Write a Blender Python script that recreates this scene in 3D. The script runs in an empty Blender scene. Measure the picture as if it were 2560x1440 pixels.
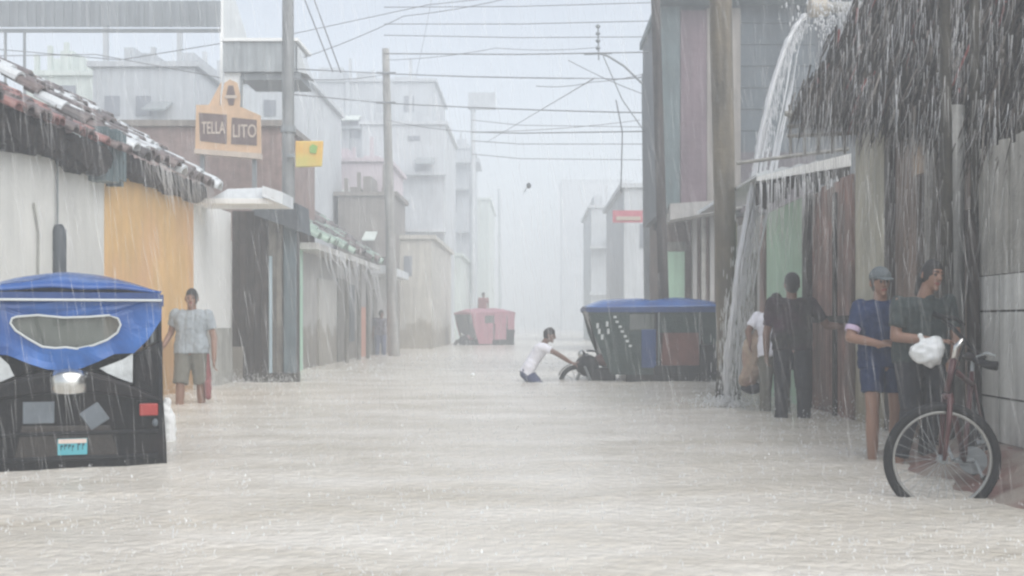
import bpy, bmesh, math, random
from mathutils import Vector, Matrix, noise
R = math.radians
random.seed(7)
sc = bpy.context.scene
C = sc.collection

# ------------------------------------------------------------------ camera, world, sun, exposure
F, CX, HY, H = 3000.0, 1330.0, 805.0, 1.05           # focal length in photo pixels, vanishing point, eye height
cam_d = bpy.data.cameras.new('camera'); cam = bpy.data.objects.new('camera', cam_d); C.objects.link(cam)
cam.location = (0, 0, H); cam.rotation_euler = (R(90), 0, 0)
cam_d.sensor_width = 36; cam_d.lens = 36*F/2560
cam_d.shift_x = -(CX-1280)/2560; cam_d.shift_y = (HY-720)/2560
cam_d.clip_start = .05; cam_d.clip_end = 1000
sc.camera = cam

SUN_EL, SUN_AZ = R(50), R(140)
w = bpy.data.worlds.new('World'); sc.world = w; w.use_nodes = True
nt = w.node_tree; bg = nt.nodes['Background']
sky = nt.nodes.new('ShaderNodeTexSky'); sky.sky_type = 'NISHITA'; sky.sun_disc = False
sky.sun_elevation = SUN_EL; sky.sun_rotation = SUN_AZ; sky.air_density = 1.0; sky.dust_density = 1.2; sky.ozone_density = 1.0
hs = nt.nodes.new('ShaderNodeHueSaturation'); hs.inputs['Saturation'].default_value = .42
nt.links.new(sky.outputs[0], hs.inputs['Color']); nt.links.new(hs.outputs[0], bg.inputs['Color'])
bg.inputs['Strength'].default_value = .085
sun_d = bpy.data.lights.new('sun', 'SUN'); sun_d.energy = 1.5; sun_d.angle = R(80); sun_d.color = (1, .97, .93)
sun = bpy.data.objects.new('sun', sun_d); C.objects.link(sun)
sun.rotation_euler = (R(90)-SUN_EL, 0, R(40)); sun.location = (0, 0, 60)
vs = sc.view_settings; vs.view_transform = 'Standard'; vs.look = 'None'; vs.gamma = 1; vs.exposure = 1.15
cy = sc.cycles; cy.use_denoising = True; cy.max_bounces = 6; cy.diffuse_bounces = 3; cy.glossy_bounces = 3
cy.transmission_bounces = 4; cy.transparent_max_bounces = 12; cy.volume_bounces = 2; cy.caustics_reflective = False; cy.caustics_refractive = False
cy.filter_width = 2.4

def W(px, py, d):                                    # a photo pixel at a distance -> a point
    m = F/d; return Vector(((px-CX)/m, d, H+(HY-py)/m))

# ------------------------------------------------------------------ materials
MATS = {}
def srgb(r, g, b):
    f = lambda c: (c/255/12.92) if c/255 <= .04045 else ((c/255+.055)/1.055)**2.4
    return (f(r), f(g), f(b), 1)
def mat(name, col, rough=.55, var=.22, scale=2.5, bump=.25, streak=.0, metal=0, col2=None, spec=.5, bscale=None, alpha=1, trans=0, thr=(.42, .62)):
    if name in MATS: return MATS[name]
    m = bpy.data.materials.new(name); m.use_nodes = True; t = m.node_tree; b = t.nodes['Principled BSDF']
    L = t.links.new; N = t.nodes.new
    tc = N('ShaderNodeTexCoord')
    n1 = N('ShaderNodeTexNoise'); n1.inputs['Scale'].default_value = scale; n1.inputs['Detail'].default_value = 7; n1.inputs['Roughness'].default_value = .65
    L(tc.outputs['Object'], n1.inputs['Vector'])
    rp = N('ShaderNodeValToRGB'); e = rp.color_ramp.elements
    c = Vector(col[:3]); lo = c*(1-var); hi = c*(1+var)
    e[0].position = .3; e[0].color = (*lo, 1); e[1].position = .7; e[1].color = (*[min(.95, x) for x in hi], 1)
    L(n1.outputs['Fac'], rp.inputs['Fac']); out = rp.outputs['Color']
    if col2 is not None:
        n2 = N('ShaderNodeTexNoise'); n2.inputs['Scale'].default_value = scale*.45; n2.inputs['Detail'].default_value = 5
        r2 = N('ShaderNodeValToRGB'); r2.color_ramp.elements[0].position = thr[0]; r2.color_ramp.elements[1].position = thr[1]
        L(tc.outputs['Object'], n2.inputs['Vector']); L(n2.outputs['Fac'], r2.inputs['Fac'])
        mx = N('ShaderNodeMixRGB'); mx.inputs['Color2'].default_value = (*col2[:3], 1)
        L(r2.outputs['Color'], mx.inputs['Fac']); L(out, mx.inputs['Color1']); out = mx.outputs['Color']
    if streak:
        mp = N('ShaderNodeMapping'); mp.inputs['Scale'].default_value = (7, 7, .45)
        n3 = N('ShaderNodeTexNoise'); n3.inputs['Scale'].default_value = 1.6; n3.inputs['Detail'].default_value = 5
        L(tc.outputs['Object'], mp.inputs['Vector']); L(mp.outputs['Vector'], n3.inputs['Vector'])
        r3 = N('ShaderNodeValToRGB'); r3.color_ramp.elements[0].position = .35; r3.color_ramp.elements[0].color = (1-streak,)*3+(1,)
        r3.color_ramp.elements[1].position = .62; r3.color_ramp.elements[1].color = (1, 1, 1, 1)
        L(n3.outputs['Fac'], r3.inputs['Fac'])
        mm = N('ShaderNodeMixRGB'); mm.blend_type = 'MULTIPLY'; mm.inputs['Fac'].default_value = 1
        L(out, mm.inputs['Color1']); L(r3.outputs['Color'], mm.inputs['Color2']); out = mm.outputs['Color']
    if name in ('white_render', 'orange_render', 'grey_plaster', 'olive_grey_render', 'beige_render', 'pale_plaster'):
        sx = N('ShaderNodeSeparateXYZ'); n4 = N('ShaderNodeTexNoise'); n4.inputs['Scale'].default_value = 1.7; n4.inputs['Detail'].default_value = 6
        L(tc.outputs['Object'], sx.inputs[0]); L(tc.outputs['Object'], n4.inputs['Vector'])
        ma = N('ShaderNodeMath'); ma.operation = 'MULTIPLY_ADD'; ma.inputs[1].default_value = -1.5; L(n4.outputs['Fac'], ma.inputs[0]); L(sx.outputs['Z'], ma.inputs[2])
        r4 = N('ShaderNodeValToRGB'); r4.color_ramp.elements[0].position = .0; r4.color_ramp.elements[0].color = (.62, .58, .52, 1)
        q = r4.color_ramp.elements[1]; q.position = .16; q.color = (.80, .78, .74, 1); q = r4.color_ramp.elements.new(.22); q.color = (1, 1, 1, 1)
        L(ma.outputs[0], r4.inputs['Fac']); m4 = N('ShaderNodeMixRGB'); m4.blend_type = 'MULTIPLY'; m4.inputs['Fac'].default_value = 1
        L(out, m4.inputs['Color1']); L(r4.outputs['Color'], m4.inputs['Color2']); out = m4.outputs['Color']
    L(out, b.inputs['Base Color'])
    b.inputs['Roughness'].default_value = rough; b.inputs['Metallic'].default_value = metal
    if 'cotton' in name or 'thatch' in name or name in ('black_paint', 'black_canvas', 'black_rubber', 'dark_green_canvas', 'wet_cane', 'soaked_timber', 'dark_wet_wood'): spec = .16
    b.inputs['Specular IOR Level'].default_value = spec; b.inputs['Alpha'].default_value = alpha
    b.inputs['Transmission Weight'].default_value = trans
    if bump:
        nb = N('ShaderNodeTexNoise'); nb.inputs['Scale'].default_value = bscale or scale*6; nb.inputs['Detail'].default_value = 6
        bp = N('ShaderNodeBump'); bp.inputs['Strength'].default_value = bump; bp.inputs['Distance'].default_value = .02
        L(tc.outputs['Object'], nb.inputs['Vector']); L(nb.outputs['Fac'], bp.inputs['Height']); L(bp.outputs['Normal'], b.inputs['Normal'])
    MATS[name] = m; return m

G = lambda v, t=(1, 1, 1): (v*t[0], v*t[1], v*t[2])
M_white = mat('white_render', (.74, .74, .70), .6, .07, 1.2, .3, .07, col2=(.62, .62, .59))
M_whitew = mat('white_paint', (.88, .89, .87), .5, .04, 1.5, .2, .05)
M_dado = mat('grey_render', (.42, .42, .39), .65, .22, 3, .5, .2)
M_orange = mat('orange_render', (.72, .46, .19), .6, .13, 1.3, .3, .10, col2=(.70, .42, .22))
M_tile = mat('clay_tile', (.16, .12, .11), .32, .5, 4, .4, 0, col2=(.08, .07, .068))
M_redtile = mat('red_clay_tile', (.30, .14, .12), .32, .4, 4, .5, 0, col2=(.22, .10, .09))
M_cane = mat('wet_cane', (.045, .038, .034), .8, .6, 7, .8, .4)
M_darkwood = mat('dark_wet_wood', (.055, .045, .040), .55, .4, 5, .5, .45)
M_greywood = mat('grey_weathered_wood', (.22, .205, .18), .6, .3, 5, .5, .5)
M_lightwood = mat('pale_weathered_wood', (.36, .35, .32), .6, .25, 5, .4, .35)
M_redwood = mat('reddish_wood', (.30, .17, .14), .6, .3, 4, .4, .45, col2=(.20, .14, .12))
M_brownwall = mat('brown_mud_wall', (.17, .12, .095), .75, .3, 3, .6, .4)
M_olive = mat('olive_grey_render', (.46, .44, .35), .7, .18, 2, .5, .2, col2=(.34, .33, .27))
M_plaster = mat('grey_plaster', (.42, .41, .39), .65, .2, 1.6, .4, .2, col2=(.34, .33, .32))
M_paleplaster = mat('pale_plaster', (.52, .51, .48), .65, .15, 1.2, .3, .2)
M_purple = mat('mauve_render', (.165, .115, .135), .6, .2, 1.5, .3, .25)
M_teal = mat('slate_teal_render', (.12, .165, .175), .6, .22, 1.5, .3, .25)
M_slate = mat('slate_grey_render', (.085, .098, .11), .6, .25, 1.2, .3, .25)
M_tan = mat('tan_render', (.27, .245, .22), .6, .2, 1.5, .3, .25)
M_green = mat('pale_green_paint', (.42, .62, .46), .5, .1, 2, .15, .15)
M_green2 = mat('mint_paint', (.38, .60, .46), .5, .12, 2, .15, .1)
M_bluegrey = mat('blue_grey_metal', (.12, .16, .18), .4, .2, 2, .1, .2)
M_concrete = mat('wet_concrete', (.34, .335, .315), .55, .22, 3, .4, .3)
M_pole = mat('pole_concrete', (.26, .27, .27), .55, .18, 3, .3, .25)
M_polewood = mat('pole_timber', (.19, .16, .115), .6, .25, 4, .5, .4, col2=(.13, .115, .09))
M_poledark = mat('soaked_timber', (.06, .055, .045), .6, .4, 6, .5, .2)
M_tin = mat('wet_tin', (.34, .37, .38), .35, .15, 2, .15, .15, metal=.2)
M_tinlight = mat('pale_tin', (.62, .65, .66), .3, .1, 2, .15, .1)
M_steel = mat('painted_steel', (.22, .24, .25), .4, .15, 4, .1)
M_brick = mat('brown_brick', (.30, .22, .20), .7, .25, 5, .4, .2)
M_haze1 = mat('blue_haze_render', (.58, .61, .63), .7, .14, .5, .2, .15)  # haze fade mixed into the colours of these far renders
M_haze2 = mat('grey_blue_haze_render', (.50, .53, .555), .7, .14, .5, .2, .15)
M_haze3 = mat('mint_haze_render', (.62, .68, .64), .7, .12, .5, .2, .12)
M_haze4 = mat('pink_haze_render', (.60, .53, .56), .7, .14, .5, .2, .12)
M_beige = mat('beige_render', (.58, .56, .50), .7, .15, 1, .2, .2)
M_farwin = mat('haze_pale_glass', (.25, .27, .30), .3, .2, 1, 0)  # far window glass, its colour paled to take on haze
M_window = mat('dark_window_glass', (.05, .06, .07), .15, .2, 1, 0)
M_blue = mat('blue_canvas', (.022, .115, .38), .2, .22, 4, .5, 0, col2=(.014, .065, .25), bscale=7)
M_bluelite = mat('blue_canvas_valance', (.010, .045, .17), .4, .22, 4, .2)
M_black = mat('black_paint', (.008, .0075, .009), .3, .4, 4, .2, 0, col2=(.022, .016, .016), thr=(.5, .7))
M_blackcloth = mat('black_canvas', (.017, .018, .022), .45, .4, 6, .4)
M_greencloth = mat('dark_green_canvas', (.035, .055, .05), .5, .35, 5, .4)
M_brownred = mat('brown_red_vinyl', (.16, .055, .04), .4, .3, 5, .2)
M_rubber = mat('black_rubber', (.018, .018, .02), .6, .3, 12, .2)
M_chrome = mat('polished_steel', (.62, .62, .60), .22, .1, 3, .05, metal=1)
M_trim = mat('pale_piping', (.55, .58, .58), .5, .1, 5, 0)
M_clear = mat('clear_plastic', (.17, .19, .175), .14, .35, 3, .3, alpha=.5, bscale=5)
M_redlamp = mat('red_lens', (.32, .03, .025), .3, .2, 8, .1)
M_greyplast = mat('grey_mudflap', (.11, .13, .15), .5, .2, 6, .1)
M_plate = mat('teal_plate', (.08, .36, .42), .4, .1, 6, 0)
M_platetop = mat('white_plate_band', (.62, .50, .44), .4, .12, 12, 0)
M_dkteal = mat('dark_teal_ink', (.01, .07, .09), .5, .1, 6, 0)
M_sign = mat('orange_sign_paint', (.62, .42, .26), .5, .15, 4, .1)
M_signdark = mat('brown_sign_panel', (.15, .10, .09), .5, .3, 6, .1)
M_signtext = mat('cream_letter_paint', (.55, .46, .38), .5, .1, 6, 0)
M_yellow = mat('yellow_sign_paint', (.75, .45, .10), .5, .12, 4, .05, col2=(.60, .52, .14))
M_leafgreen = mat('green_sign_paint', (.25, .45, .12), .5, .12, 4, 0)
M_redp = mat('haze_pale_red_paint', (.40, .17, .21), .4, .2, 3, .1)  # red of the far mototaxi, paled in colour towards the haze
M_pinksign = mat('pink_red_sign', (.62, .20, .24), .5, .15, 3, .1)
M_skin = mat('brown_skin', (.19, .105, .075), .45, .12, 10, .1)
M_skin2 = mat('tan_skin', (.26, .145, .10), .45, .12, 10, .1)
M_eye = mat('dark_eye', (.02, .012, .01), .3, .1, 5, 0)
M_lip = mat('lip', (.26, .07, .06), .4, .1, 5, 0)
M_hair = mat('black_hair', (.012, .010, .010), .45, .4, 30, .5)
M_shirtgrey = mat('light_grey_blue_cotton', (.31, .345, .37), .8, .15, 5, .3)
M_olivecloth = mat('olive_grey_cotton', (.17, .165, .14), .8, .18, 5, .3)
M_whitecloth = mat('white_cotton', (.78, .78, .84), .8, .06, 5, .3)
M_greyblue = mat('grey_blue_cotton', (.16, .18, .26), .8, .15, 5, .3)
M_plum = mat('dark_plum_cotton', (.05, .026, .04), .7, .3, 5, .3, col2=(.028, .030, .026))
M_darkpant = mat('dark_wet_cotton', (.028, .028, .034), .65, .3, 5, .3)
M_bluecot = mat('navy_blue_cotton', (.016, .030, .085), .7, .25, 6, .3)
M_lilac = mat('lilac_cotton', (.52, .42, .56), .8, .1, 5, .2)
M_greycot = mat('charcoal_green_cotton', (.045, .058, .058), .7, .25, 6, .3)
M_greycap = mat('grey_cap_cotton', (.13, .15, .16), .8, .2, 6, .3)
M_redcloth = mat('dull_red_cotton', (.26, .10, .10), .8, .2, 6, .3)
M_plastic = mat('white_plastic', (.80, .82, .82), .3, .06, 6, .5, bscale=16)
M_wire = mat('wire_insulation', (.16, .16, .17), .5, .1, 4, 0)
M_bikered = mat('bike_red_paint', (.07, .022, .024), .3, .3, 8, .1)
M_straw = [mat('thatch_dark', (.030, .025, .022), .7, .4, 9, 0), mat('thatch_mid', (.085, .072, .062), .7, .4, 9, 0),
           mat('thatch_pale', (.22, .20, .18), .6, .3, 9, 0), mat('thatch_red', (.17, .05, .045), .7, .4, 9, 0)]
M_sack = mat('beige_sacking', (.36, .27, .20), .8, .25, 6, .4, col2=(.22, .13, .11))

def water_mats():
    m = bpy.data.materials.new('muddy_flood_water'); m.use_nodes = True; t = m.node_tree; b = t.nodes['Principled BSDF']; L = t.links.new; N = t.nodes.new
    tc = N('ShaderNodeTexCoord')
    mp = N('ShaderNodeMapping'); mp.inputs['Scale'].default_value = (.55, 1.3, 1)
    n = N('ShaderNodeTexNoise'); n.inputs['Scale'].default_value = .9; n.inputs['Detail'].default_value = 8; n.inputs['Roughness'].default_value = .62
    L(tc.outputs['Object'], mp.inputs['Vector']); L(mp.outputs['Vector'], n.inputs['Vector'])
    rp = N('ShaderNodeValToRGB'); e = rp.color_ramp.elements
    e[0].position = .32; e[0].color = (.53, .485, .405, 1); e[1].position = .66; e[1].color = (.75, .715, .65, 1)
    L(n.outputs['Fac'], rp.inputs['Fac']); L(rp.outputs['Color'], b.inputs['Base Color'])
    b.inputs['Roughness'].default_value = .2; b.inputs['IOR'].default_value = 1.33
    # rain-pocked surface: fine noise plus small drop rings
    nb = N('ShaderNodeTexNoise'); nb.inputs['Scale'].default_value = 16; nb.inputs['Detail'].default_value = 7; nb.inputs['Roughness'].default_value = .7
    v = N('ShaderNodeTexVoronoi'); v.inputs['Scale'].default_value = 13
    L(tc.outputs['Object'], nb.inputs['Vector']); L(tc.outputs['Object'], v.inputs['Vector'])
    ad = N('ShaderNodeMath'); ad.operation = 'ADD'; mu = N('ShaderNodeMath'); mu.operation = 'MULTIPLY'; mu.inputs[1].default_value = -.9
    L(v.outputs['Distance'], mu.inputs[0]); L(mu.outputs[0], ad.inputs[0]); L(nb.outputs['Fac'], ad.inputs[1])
    bp = N('ShaderNodeBump'); bp.inputs['Strength'].default_value = .7; bp.inputs['Distance'].default_value = .022
    L(ad.outputs[0], bp.inputs['Height']); L(bp.outputs['Normal'], b.inputs['Normal'])
    def thin_water(name, col, clear, gloss):
        f = bpy.data.materials.new(name); f.use_nodes = True; t = f.node_tree; L = t.links.new; N = t.nodes.new
        for q in list(t.nodes):
            if q.type != 'OUTPUT_MATERIAL': t.nodes.remove(q)
        out = [q for q in t.nodes if q.type == 'OUTPUT_MATERIAL'][0]
        a = N('ShaderNodeBsdfDiffuse'); b = N('ShaderNodeBsdfTranslucent'); c = N('ShaderNodeBsdfTransparent'); g = N('ShaderNodeBsdfGlossy')
        for q in (a, b, g): q.inputs['Color'].default_value = col
        g.inputs['Roughness'].default_value = .2
        m1 = N('ShaderNodeMixShader'); m2 = N('ShaderNodeMixShader'); m3 = N('ShaderNodeMixShader'); m1.inputs[0].default_value = .5; m2.inputs[0].default_value = gloss; m3.inputs[0].default_value = clear
        L(a.outputs[0], m1.inputs[1]); L(b.outputs[0], m1.inputs[2]); L(m1.outputs[0], m2.inputs[1]); L(g.outputs[0], m2.inputs[2])
        L(m2.outputs[0], m3.inputs[1]); L(c.outputs[0], m3.inputs[2]); L(m3.outputs[0], out.inputs['Surface']); return f
    f = thin_water('falling_water', (.95, .96, .97, 1), .22, .2)
    global mat_thread
    mat_thread = thin_water('thin_falling_water', (.92, .92, .91, 1), .55, .15)
    r = thin_water('rain_drop', (.98, .98, .98, 1), .84, .25)
    return m, f, r
M_water, M_fall, M_rain = water_mats()

# ------------------------------------------------------------------ mesh helpers
class MB:
    def __init__(s): s.v = []; s.f = []; s.m = []
    def add(s, vs, fs, mi=0):
        o = len(s.v); s.v += [tuple(x) for x in vs]; s.f += [tuple(i+o for i in f) for f in fs]; s.m += [mi]*len(fs); return s
    def box(s, x0, x1, y0, y1, z0, z1, mi=0):
        v = [(x0, y0, z0), (x1, y0, z0), (x1, y1, z0), (x0, y1, z0), (x0, y0, z1), (x1, y0, z1), (x1, y1, z1), (x0, y1, z1)]
        return s.add(v, [(0, 3, 2, 1), (4, 5, 6, 7), (0, 1, 5, 4), (1, 2, 6, 5), (2, 3, 7, 6), (3, 0, 4, 7)], mi)
    def tube(s, pts, rad, n=8, mi=0, cap=True, rings=False):
        pts = [Vector(p) for p in pts]; rs = rad if isinstance(rad, (list, tuple)) else [rad]*len(pts)
        o = len(s.v); up = None
        for i, p in enumerate(pts):
            t = (pts[min(i+1, len(pts)-1)]-pts[max(i-1, 0)]).normalized()
            if up is None: up = t.orthogonal().normalized()
            else:
                up = up-t*up.dot(t); up = up.normalized() if up.length > 1e-6 else t.orthogonal().normalized()
            b = t.cross(up)
            for k in range(n):
                a = 2*math.pi*k/n; s.v.append(tuple(p+(up*math.cos(a)+b*math.sin(a))*rs[i]))
        for i in range(len(pts)-1):
            for k in range(n):
                k2 = (k+1) % n; s.f.append((o+i*n+k, o+i*n+k2, o+(i+1)*n+k2, o+(i+1)*n+k)); s.m.append(mi)
        if cap:
            s.f.append(tuple(o+k for k in reversed(range(n)))); s.f.append(tuple(o+(len(pts)-1)*n+k for k in range(n))); s.m += [mi, mi]
        return s
    def capsule(s, p0, r0, p1, r1, n=12, c0=True, c1=True, mi=0):
        p0 = Vector(p0); p1 = Vector(p1); t = (p1-p0); L = t.length; t = t.normalized() if L > 1e-6 else Vector((0, 0, 1))
        prof = []
        for a in ((-80, -50, -22) if c0 else ()): prof.append((p0+t*(math.sin(R(a))*r0), math.cos(R(a))*r0))
        prof.append((p0, r0)); prof.append((p1, r1))
        for a in ((22, 50, 80) if c1 else ()): prof.append((p1+t*(math.sin(R(a))*r1), math.cos(R(a))*r1))
        up = t.orthogonal().normalized(); b = t.cross(up); o = len(s.v)
        for p, r in prof:
            for k in range(n):
                a = 2*math.pi*k/n; s.v.append(tuple(p+(up*math.cos(a)+b*math.sin(a))*r))
        for i in range(len(prof)-1):
            for k in range(n):
                k2 = (k+1) % n; s.f.append((o+i*n+k, o+i*n+k2, o+(i+1)*n+k2, o+(i+1)*n+k)); s.m.append(mi)
        s.f.append(tuple(o+k for k in reversed(range(n)))); s.f.append(tuple(o+(len(prof)-1)*n+k for k in range(n))); s.m += [mi, mi]
        return s
    def ell(s, c, r, M=None, nu=16, nv=10, mi=0, fn=None):
        o = len(s.v); c = Vector(c)
        for j in range(nv+1):
            th = math.pi*j/nv
            for i in range(nu):
                ph = 2*math.pi*i/nu; u = Vector((math.sin(th)*math.cos(ph), math.sin(th)*math.sin(ph), math.cos(th)))
                p = Vector((u.x*r[0], u.y*r[1], u.z*r[2]))
                if fn: p = fn(p, u)
                if M: p = M @ p
                s.v.append(tuple(c+p))
        for j in range(nv):
            for i in range(nu):
                i2 = (i+1) % nu; s.f.append((o+j*nu+i, o+(j+1)*nu+i, o+(j+1)*nu+i2, o+j*nu+i2)); s.m.append(mi)
        return s
    def prism(s, pts, axis, a0, a1, mi=0):           # a polygon in two coordinates, extruded along the third
        n = len(pts); o = len(s.v)
        def P(p, a): return {'y': (p[0], a, p[1]), 'x': (a, p[0], p[1]), 'z': (p[0], p[1], a)}[axis]
        s.v += [P(p, a0) for p in pts]+[P(p, a1) for p in pts]
        s.f += [tuple(o+i for i in range(n)), tuple(o+n+i for i in reversed(range(n)))]; s.m += [mi, mi]
        for i in range(n):
            j = (i+1) % n; s.f.append((o+i, o+j, o+n+j, o+n+i)); s.m.append(mi)
        return s
    def shift(s, d): s.v = [(x-d[0], y-d[1], z-d[2]) for x, y, z in s.v]; return s
    def build(s, name, mats, parent=None, smooth=False, bevel=0, world=True):
        if parent is not None and world: s.shift(parent.location)
        me = bpy.data.meshes.new(name); me.from_pydata(s.v, [], s.f); me.validate()
        for m in (mats if isinstance(mats, (list, tuple)) else [mats]): me.materials.append(m)
        if max(s.m, default=0) and len(me.polygons) == len(s.m): me.polygons.foreach_set('material_index', s.m)
        bm = bmesh.new(); bm.from_mesh(me); bmesh.ops.recalc_face_normals(bm, faces=bm.faces[:]); bm.to_mesh(me); bm.free()
        if smooth: me.polygons.foreach_set('use_smooth', [True]*len(me.polygons))
        o = bpy.data.objects.new(name, me); C.objects.link(o)
        if parent is not None: o.parent = parent
        if bevel:
            b = o.modifiers.new('bevel', 'BEVEL'); b.width = bevel; b.segments = 2; b.limit_method = 'ANGLE'
        return o
def tag(o, label, cat, group=None, kind=None):
    if label: o['label'] = label
    if cat: o['category'] = cat
    if group: o['group'] = group
    if kind: o['kind'] = kind
    return o
def thing(name, label, cat, loc=(0, 0, 0), group=None, rz=0):
    o = bpy.data.objects.new(name, None); C.objects.link(o); o.location = loc; o.rotation_euler = (0, 0, rz); o.empty_display_size = .2
    return tag(o, label, cat, group)
def text(name, body, size, mat_, parent, loc, rot=(R(90), 0, 0), ext=.004, sx=1):
    cu = bpy.data.curves.new(name, 'FONT'); cu.body = body; cu.size = size; cu.extrude = ext; cu.align_x = 'CENTER'; cu.align_y = 'CENTER'; cu.offset = .004
    cu.materials.append(mat_); o = bpy.data.objects.new(name, cu); C.objects.link(o)
    me = bpy.data.meshes.new_from_object(o.evaluated_get(bpy.context.evaluated_depsgraph_get())); bpy.data.objects.remove(o)
    o = bpy.data.objects.new(name, me); C.objects.link(o); o.parent = parent; o.location = loc; o.rotation_euler = rot; o.scale = (sx, 1, 1)
    return o
def remesh(mb, voxel, smooth=4, wrinkle=0, seed=0):
    me = bpy.data.meshes.new('tmp'); me.from_pydata(mb.v, [], mb.f)
    bm = bmesh.new(); bm.from_mesh(me); bmesh.ops.recalc_face_normals(bm, faces=bm.faces[:]); bm.to_mesh(me); bm.free()
    o = bpy.data.objects.new('tmp', me); C.objects.link(o)
    m = o.modifiers.new('r', 'REMESH'); m.mode = 'VOXEL'; m.voxel_size = voxel
    if smooth:
        k = o.modifiers.new('s', 'SMOOTH'); k.factor = .5; k.iterations = smooth
    dg = bpy.context.evaluated_depsgraph_get(); out = bpy.data.meshes.new_from_object(o.evaluated_get(dg))
    bpy.data.objects.remove(o); bpy.data.meshes.remove(me)
    if wrinkle:
        for v, n in [(v, v.normal.copy()) for v in out.vertices]:
            p = v.co*9+Vector((seed, seed*2, 0)); v.co += n*wrinkle*(noise.noise(Vector((p.x, p.y, p.z*.5)))+.5*noise.noise(p*2.3))
    out.polygons.foreach_set('use_smooth', [True]*len(out.polygons))
    return out
def link_mesh(name, me, mats, parent):
    me.name = name; me.materials.clear()
    for m in mats: me.materials.append(m)
    o = bpy.data.objects.new(name, me); C.objects.link(o); o.parent = parent; return o
def rnd(a, b): return random.uniform(a, b)
def planks(mb, axis, c, d0, d1, z0, z1, wd, th=.025, gap=.006, jz=.03, mi=0, face=1):
    """vertical boards side by side along y (axis 'x' normal) or along x (axis 'y' normal)"""
    d = d0
    while d < d1-.01:
        e = min(d+wd*rnd(.8, 1.2), d1); t = th*rnd(.6, 1.3)
        a, b = (c-t, c) if face > 0 else (c, c+t)
        if axis == 'x': mb.box(a, b, d, e-gap, z0, z1+rnd(-jz, jz), mi)
        else: mb.box(d, e-gap, a, b, z0, z1+rnd(-jz, jz), mi)
        d = e
    return mb

# ------------------------------------------------------------------ the ground and the flood water
MB().box(-150, 150, -8, 250, -1.0, -.42).build('ground', M_dado)['kind'] = 'structure'
def make_water():
    xs = [-150, -80, -40, -20, -12]+[-8+.08*i for i in range(176)]+[6.2, 7, 9, 12, 20, 40, 80, 150]
    ys = [-8, -2, 1, 2.5]; y = 3.4
    while y < 45: ys.append(y); y *= 1.0085
    ys += [46, 50, 56, 64, 75, 90, 120, 160, 250]
    v = []; n = len(xs)
    for y in ys:
        for x in xs:
            amp = min(1, max(0, (60-y)/40)) if abs(x) < 9 and y > 2 else 0
            h = .016*noise.noise(Vector((x*1.1, y*2.2, 0)))+.010*noise.noise(Vector((x*3.1, y*4.4, 3)))+.007*noise.noise(Vector((x*6, y*7, 7)))
            v.append((x, y, h*amp))
    f = [(j*n+i, j*n+i+1, (j+1)*n+i+1, (j+1)*n+i) for j in range(len(ys)-1) for i in range(n-1)]
    m = MB(); m.v = v; m.f = f; m.m = [0]*len(f); o = m.build('water', M_water, smooth=True); o['kind'] = 'structure'
make_water()

# ------------------------------------------------------------------ roofs
def tile_roof(x0, z0, d0, d1, sx, pitch, length, seed=1, wd=.19, jit=1):
    """barrel tiles in rows; x0,z0 eave line along y, sx = direction the roof climbs away from the street"""
    rg = random.Random(seed); mb = MB(); d = d0; cp, sp = math.cos(pitch), math.sin(pitch); tl = .42
    while d < d1:
        off = rg.uniform(-.10, .08)*jit; s = off; row = 0
        while s < length:
            r = wd*.5*rg.uniform(.9, 1.08); tilt = rg.uniform(-.05, .05)*jit; lift = .02+rg.uniform(0, .03)*jit
            vs = []
            for e, (q, rr) in enumerate(((s, r*1.08), (s+tl, r*.88))):
                cx = x0+sx*q*cp; cz = z0+q*sp+lift+(.03 if e == 0 else 0)
                for k in range(9):
                    a = math.pi*k/8; vs.append((cx-sx*math.sin(a)*rr*sp*.6, d+math.cos(a)*rr+tilt*(e-.5), cz+math.sin(a)*rr*.8))
            for e, (q, rr) in enumerate(((s, r*.92), (s+tl, r*.72))):
                cx = x0+sx*q*cp; cz = z0+q*sp+lift+(.03 if e == 0 else 0)
                for k in range(9):
                    a = math.pi*k/8; vs.append((cx-sx*math.sin(a)*rr*sp*.6, d+math.cos(a)*rr+tilt*(e-.5), cz+math.sin(a)*rr*.8-.012))
            fs = [(k, k+1, 10+k, 9+k) for k in range(8)]+[(18+k, 27+k, 28+k, 19+k) for k in range(8)]
            fs += [(k, 18+k, 19+k, k+1) for k in range(8)]+[(9+k, 10+k, 28+k, 27+k) for k in range(8)]
            mb.add(vs, fs, 1 if rg.random() < .3 else 0)
            s += tl*.8; row += 1
        d += wd*rg.uniform(.95, 1.1)
    return mb
def eave(x0, x1, z, d0, d1, th, seed=0):
    """ragged wet cane and mud layer under the tiles, hanging in uneven lumps"""
    mb = MB(); n = int((d1-d0)/.05); xa, xb = min(x0, x1), max(x0, x1); vs = []
    for i in range(n+1):
        d = d0+(d1-d0)*i/n; q = noise.noise(Vector((d*1.9, seed, 0))); q2 = noise.noise(Vector((d*6.5, seed, 4))); q3 = noise.noise(Vector((d*19, seed, 8)))
        b = z-th*(.95+.55*q+.35*q2+.18*q3); f = xb+.06*q2+.05*q+.02*q3
        vs += [(xa, d, z+.02), (xa, d, b+.05), (f-.12, d, b), (f-.02, d, b+.05+.03*q3), (f, d, z-.05), (f-.03, d, z+.05+.04*q2)]
    fs = [(i*6+k, i*6+(k+1) % 6, (i+1)*6+(k+1) % 6, (i+1)*6+k) for i in range(n) for k in range(6)]
    fs += [tuple(range(6)), tuple(n*6+k for k in reversed(range(6)))]
    return mb.add(vs, fs)

# ------------------------------------------------------------------ LEFT SIDE of the street
XL = -5.25
dL = lambda px: -F*XL/(CX-px)
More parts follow.
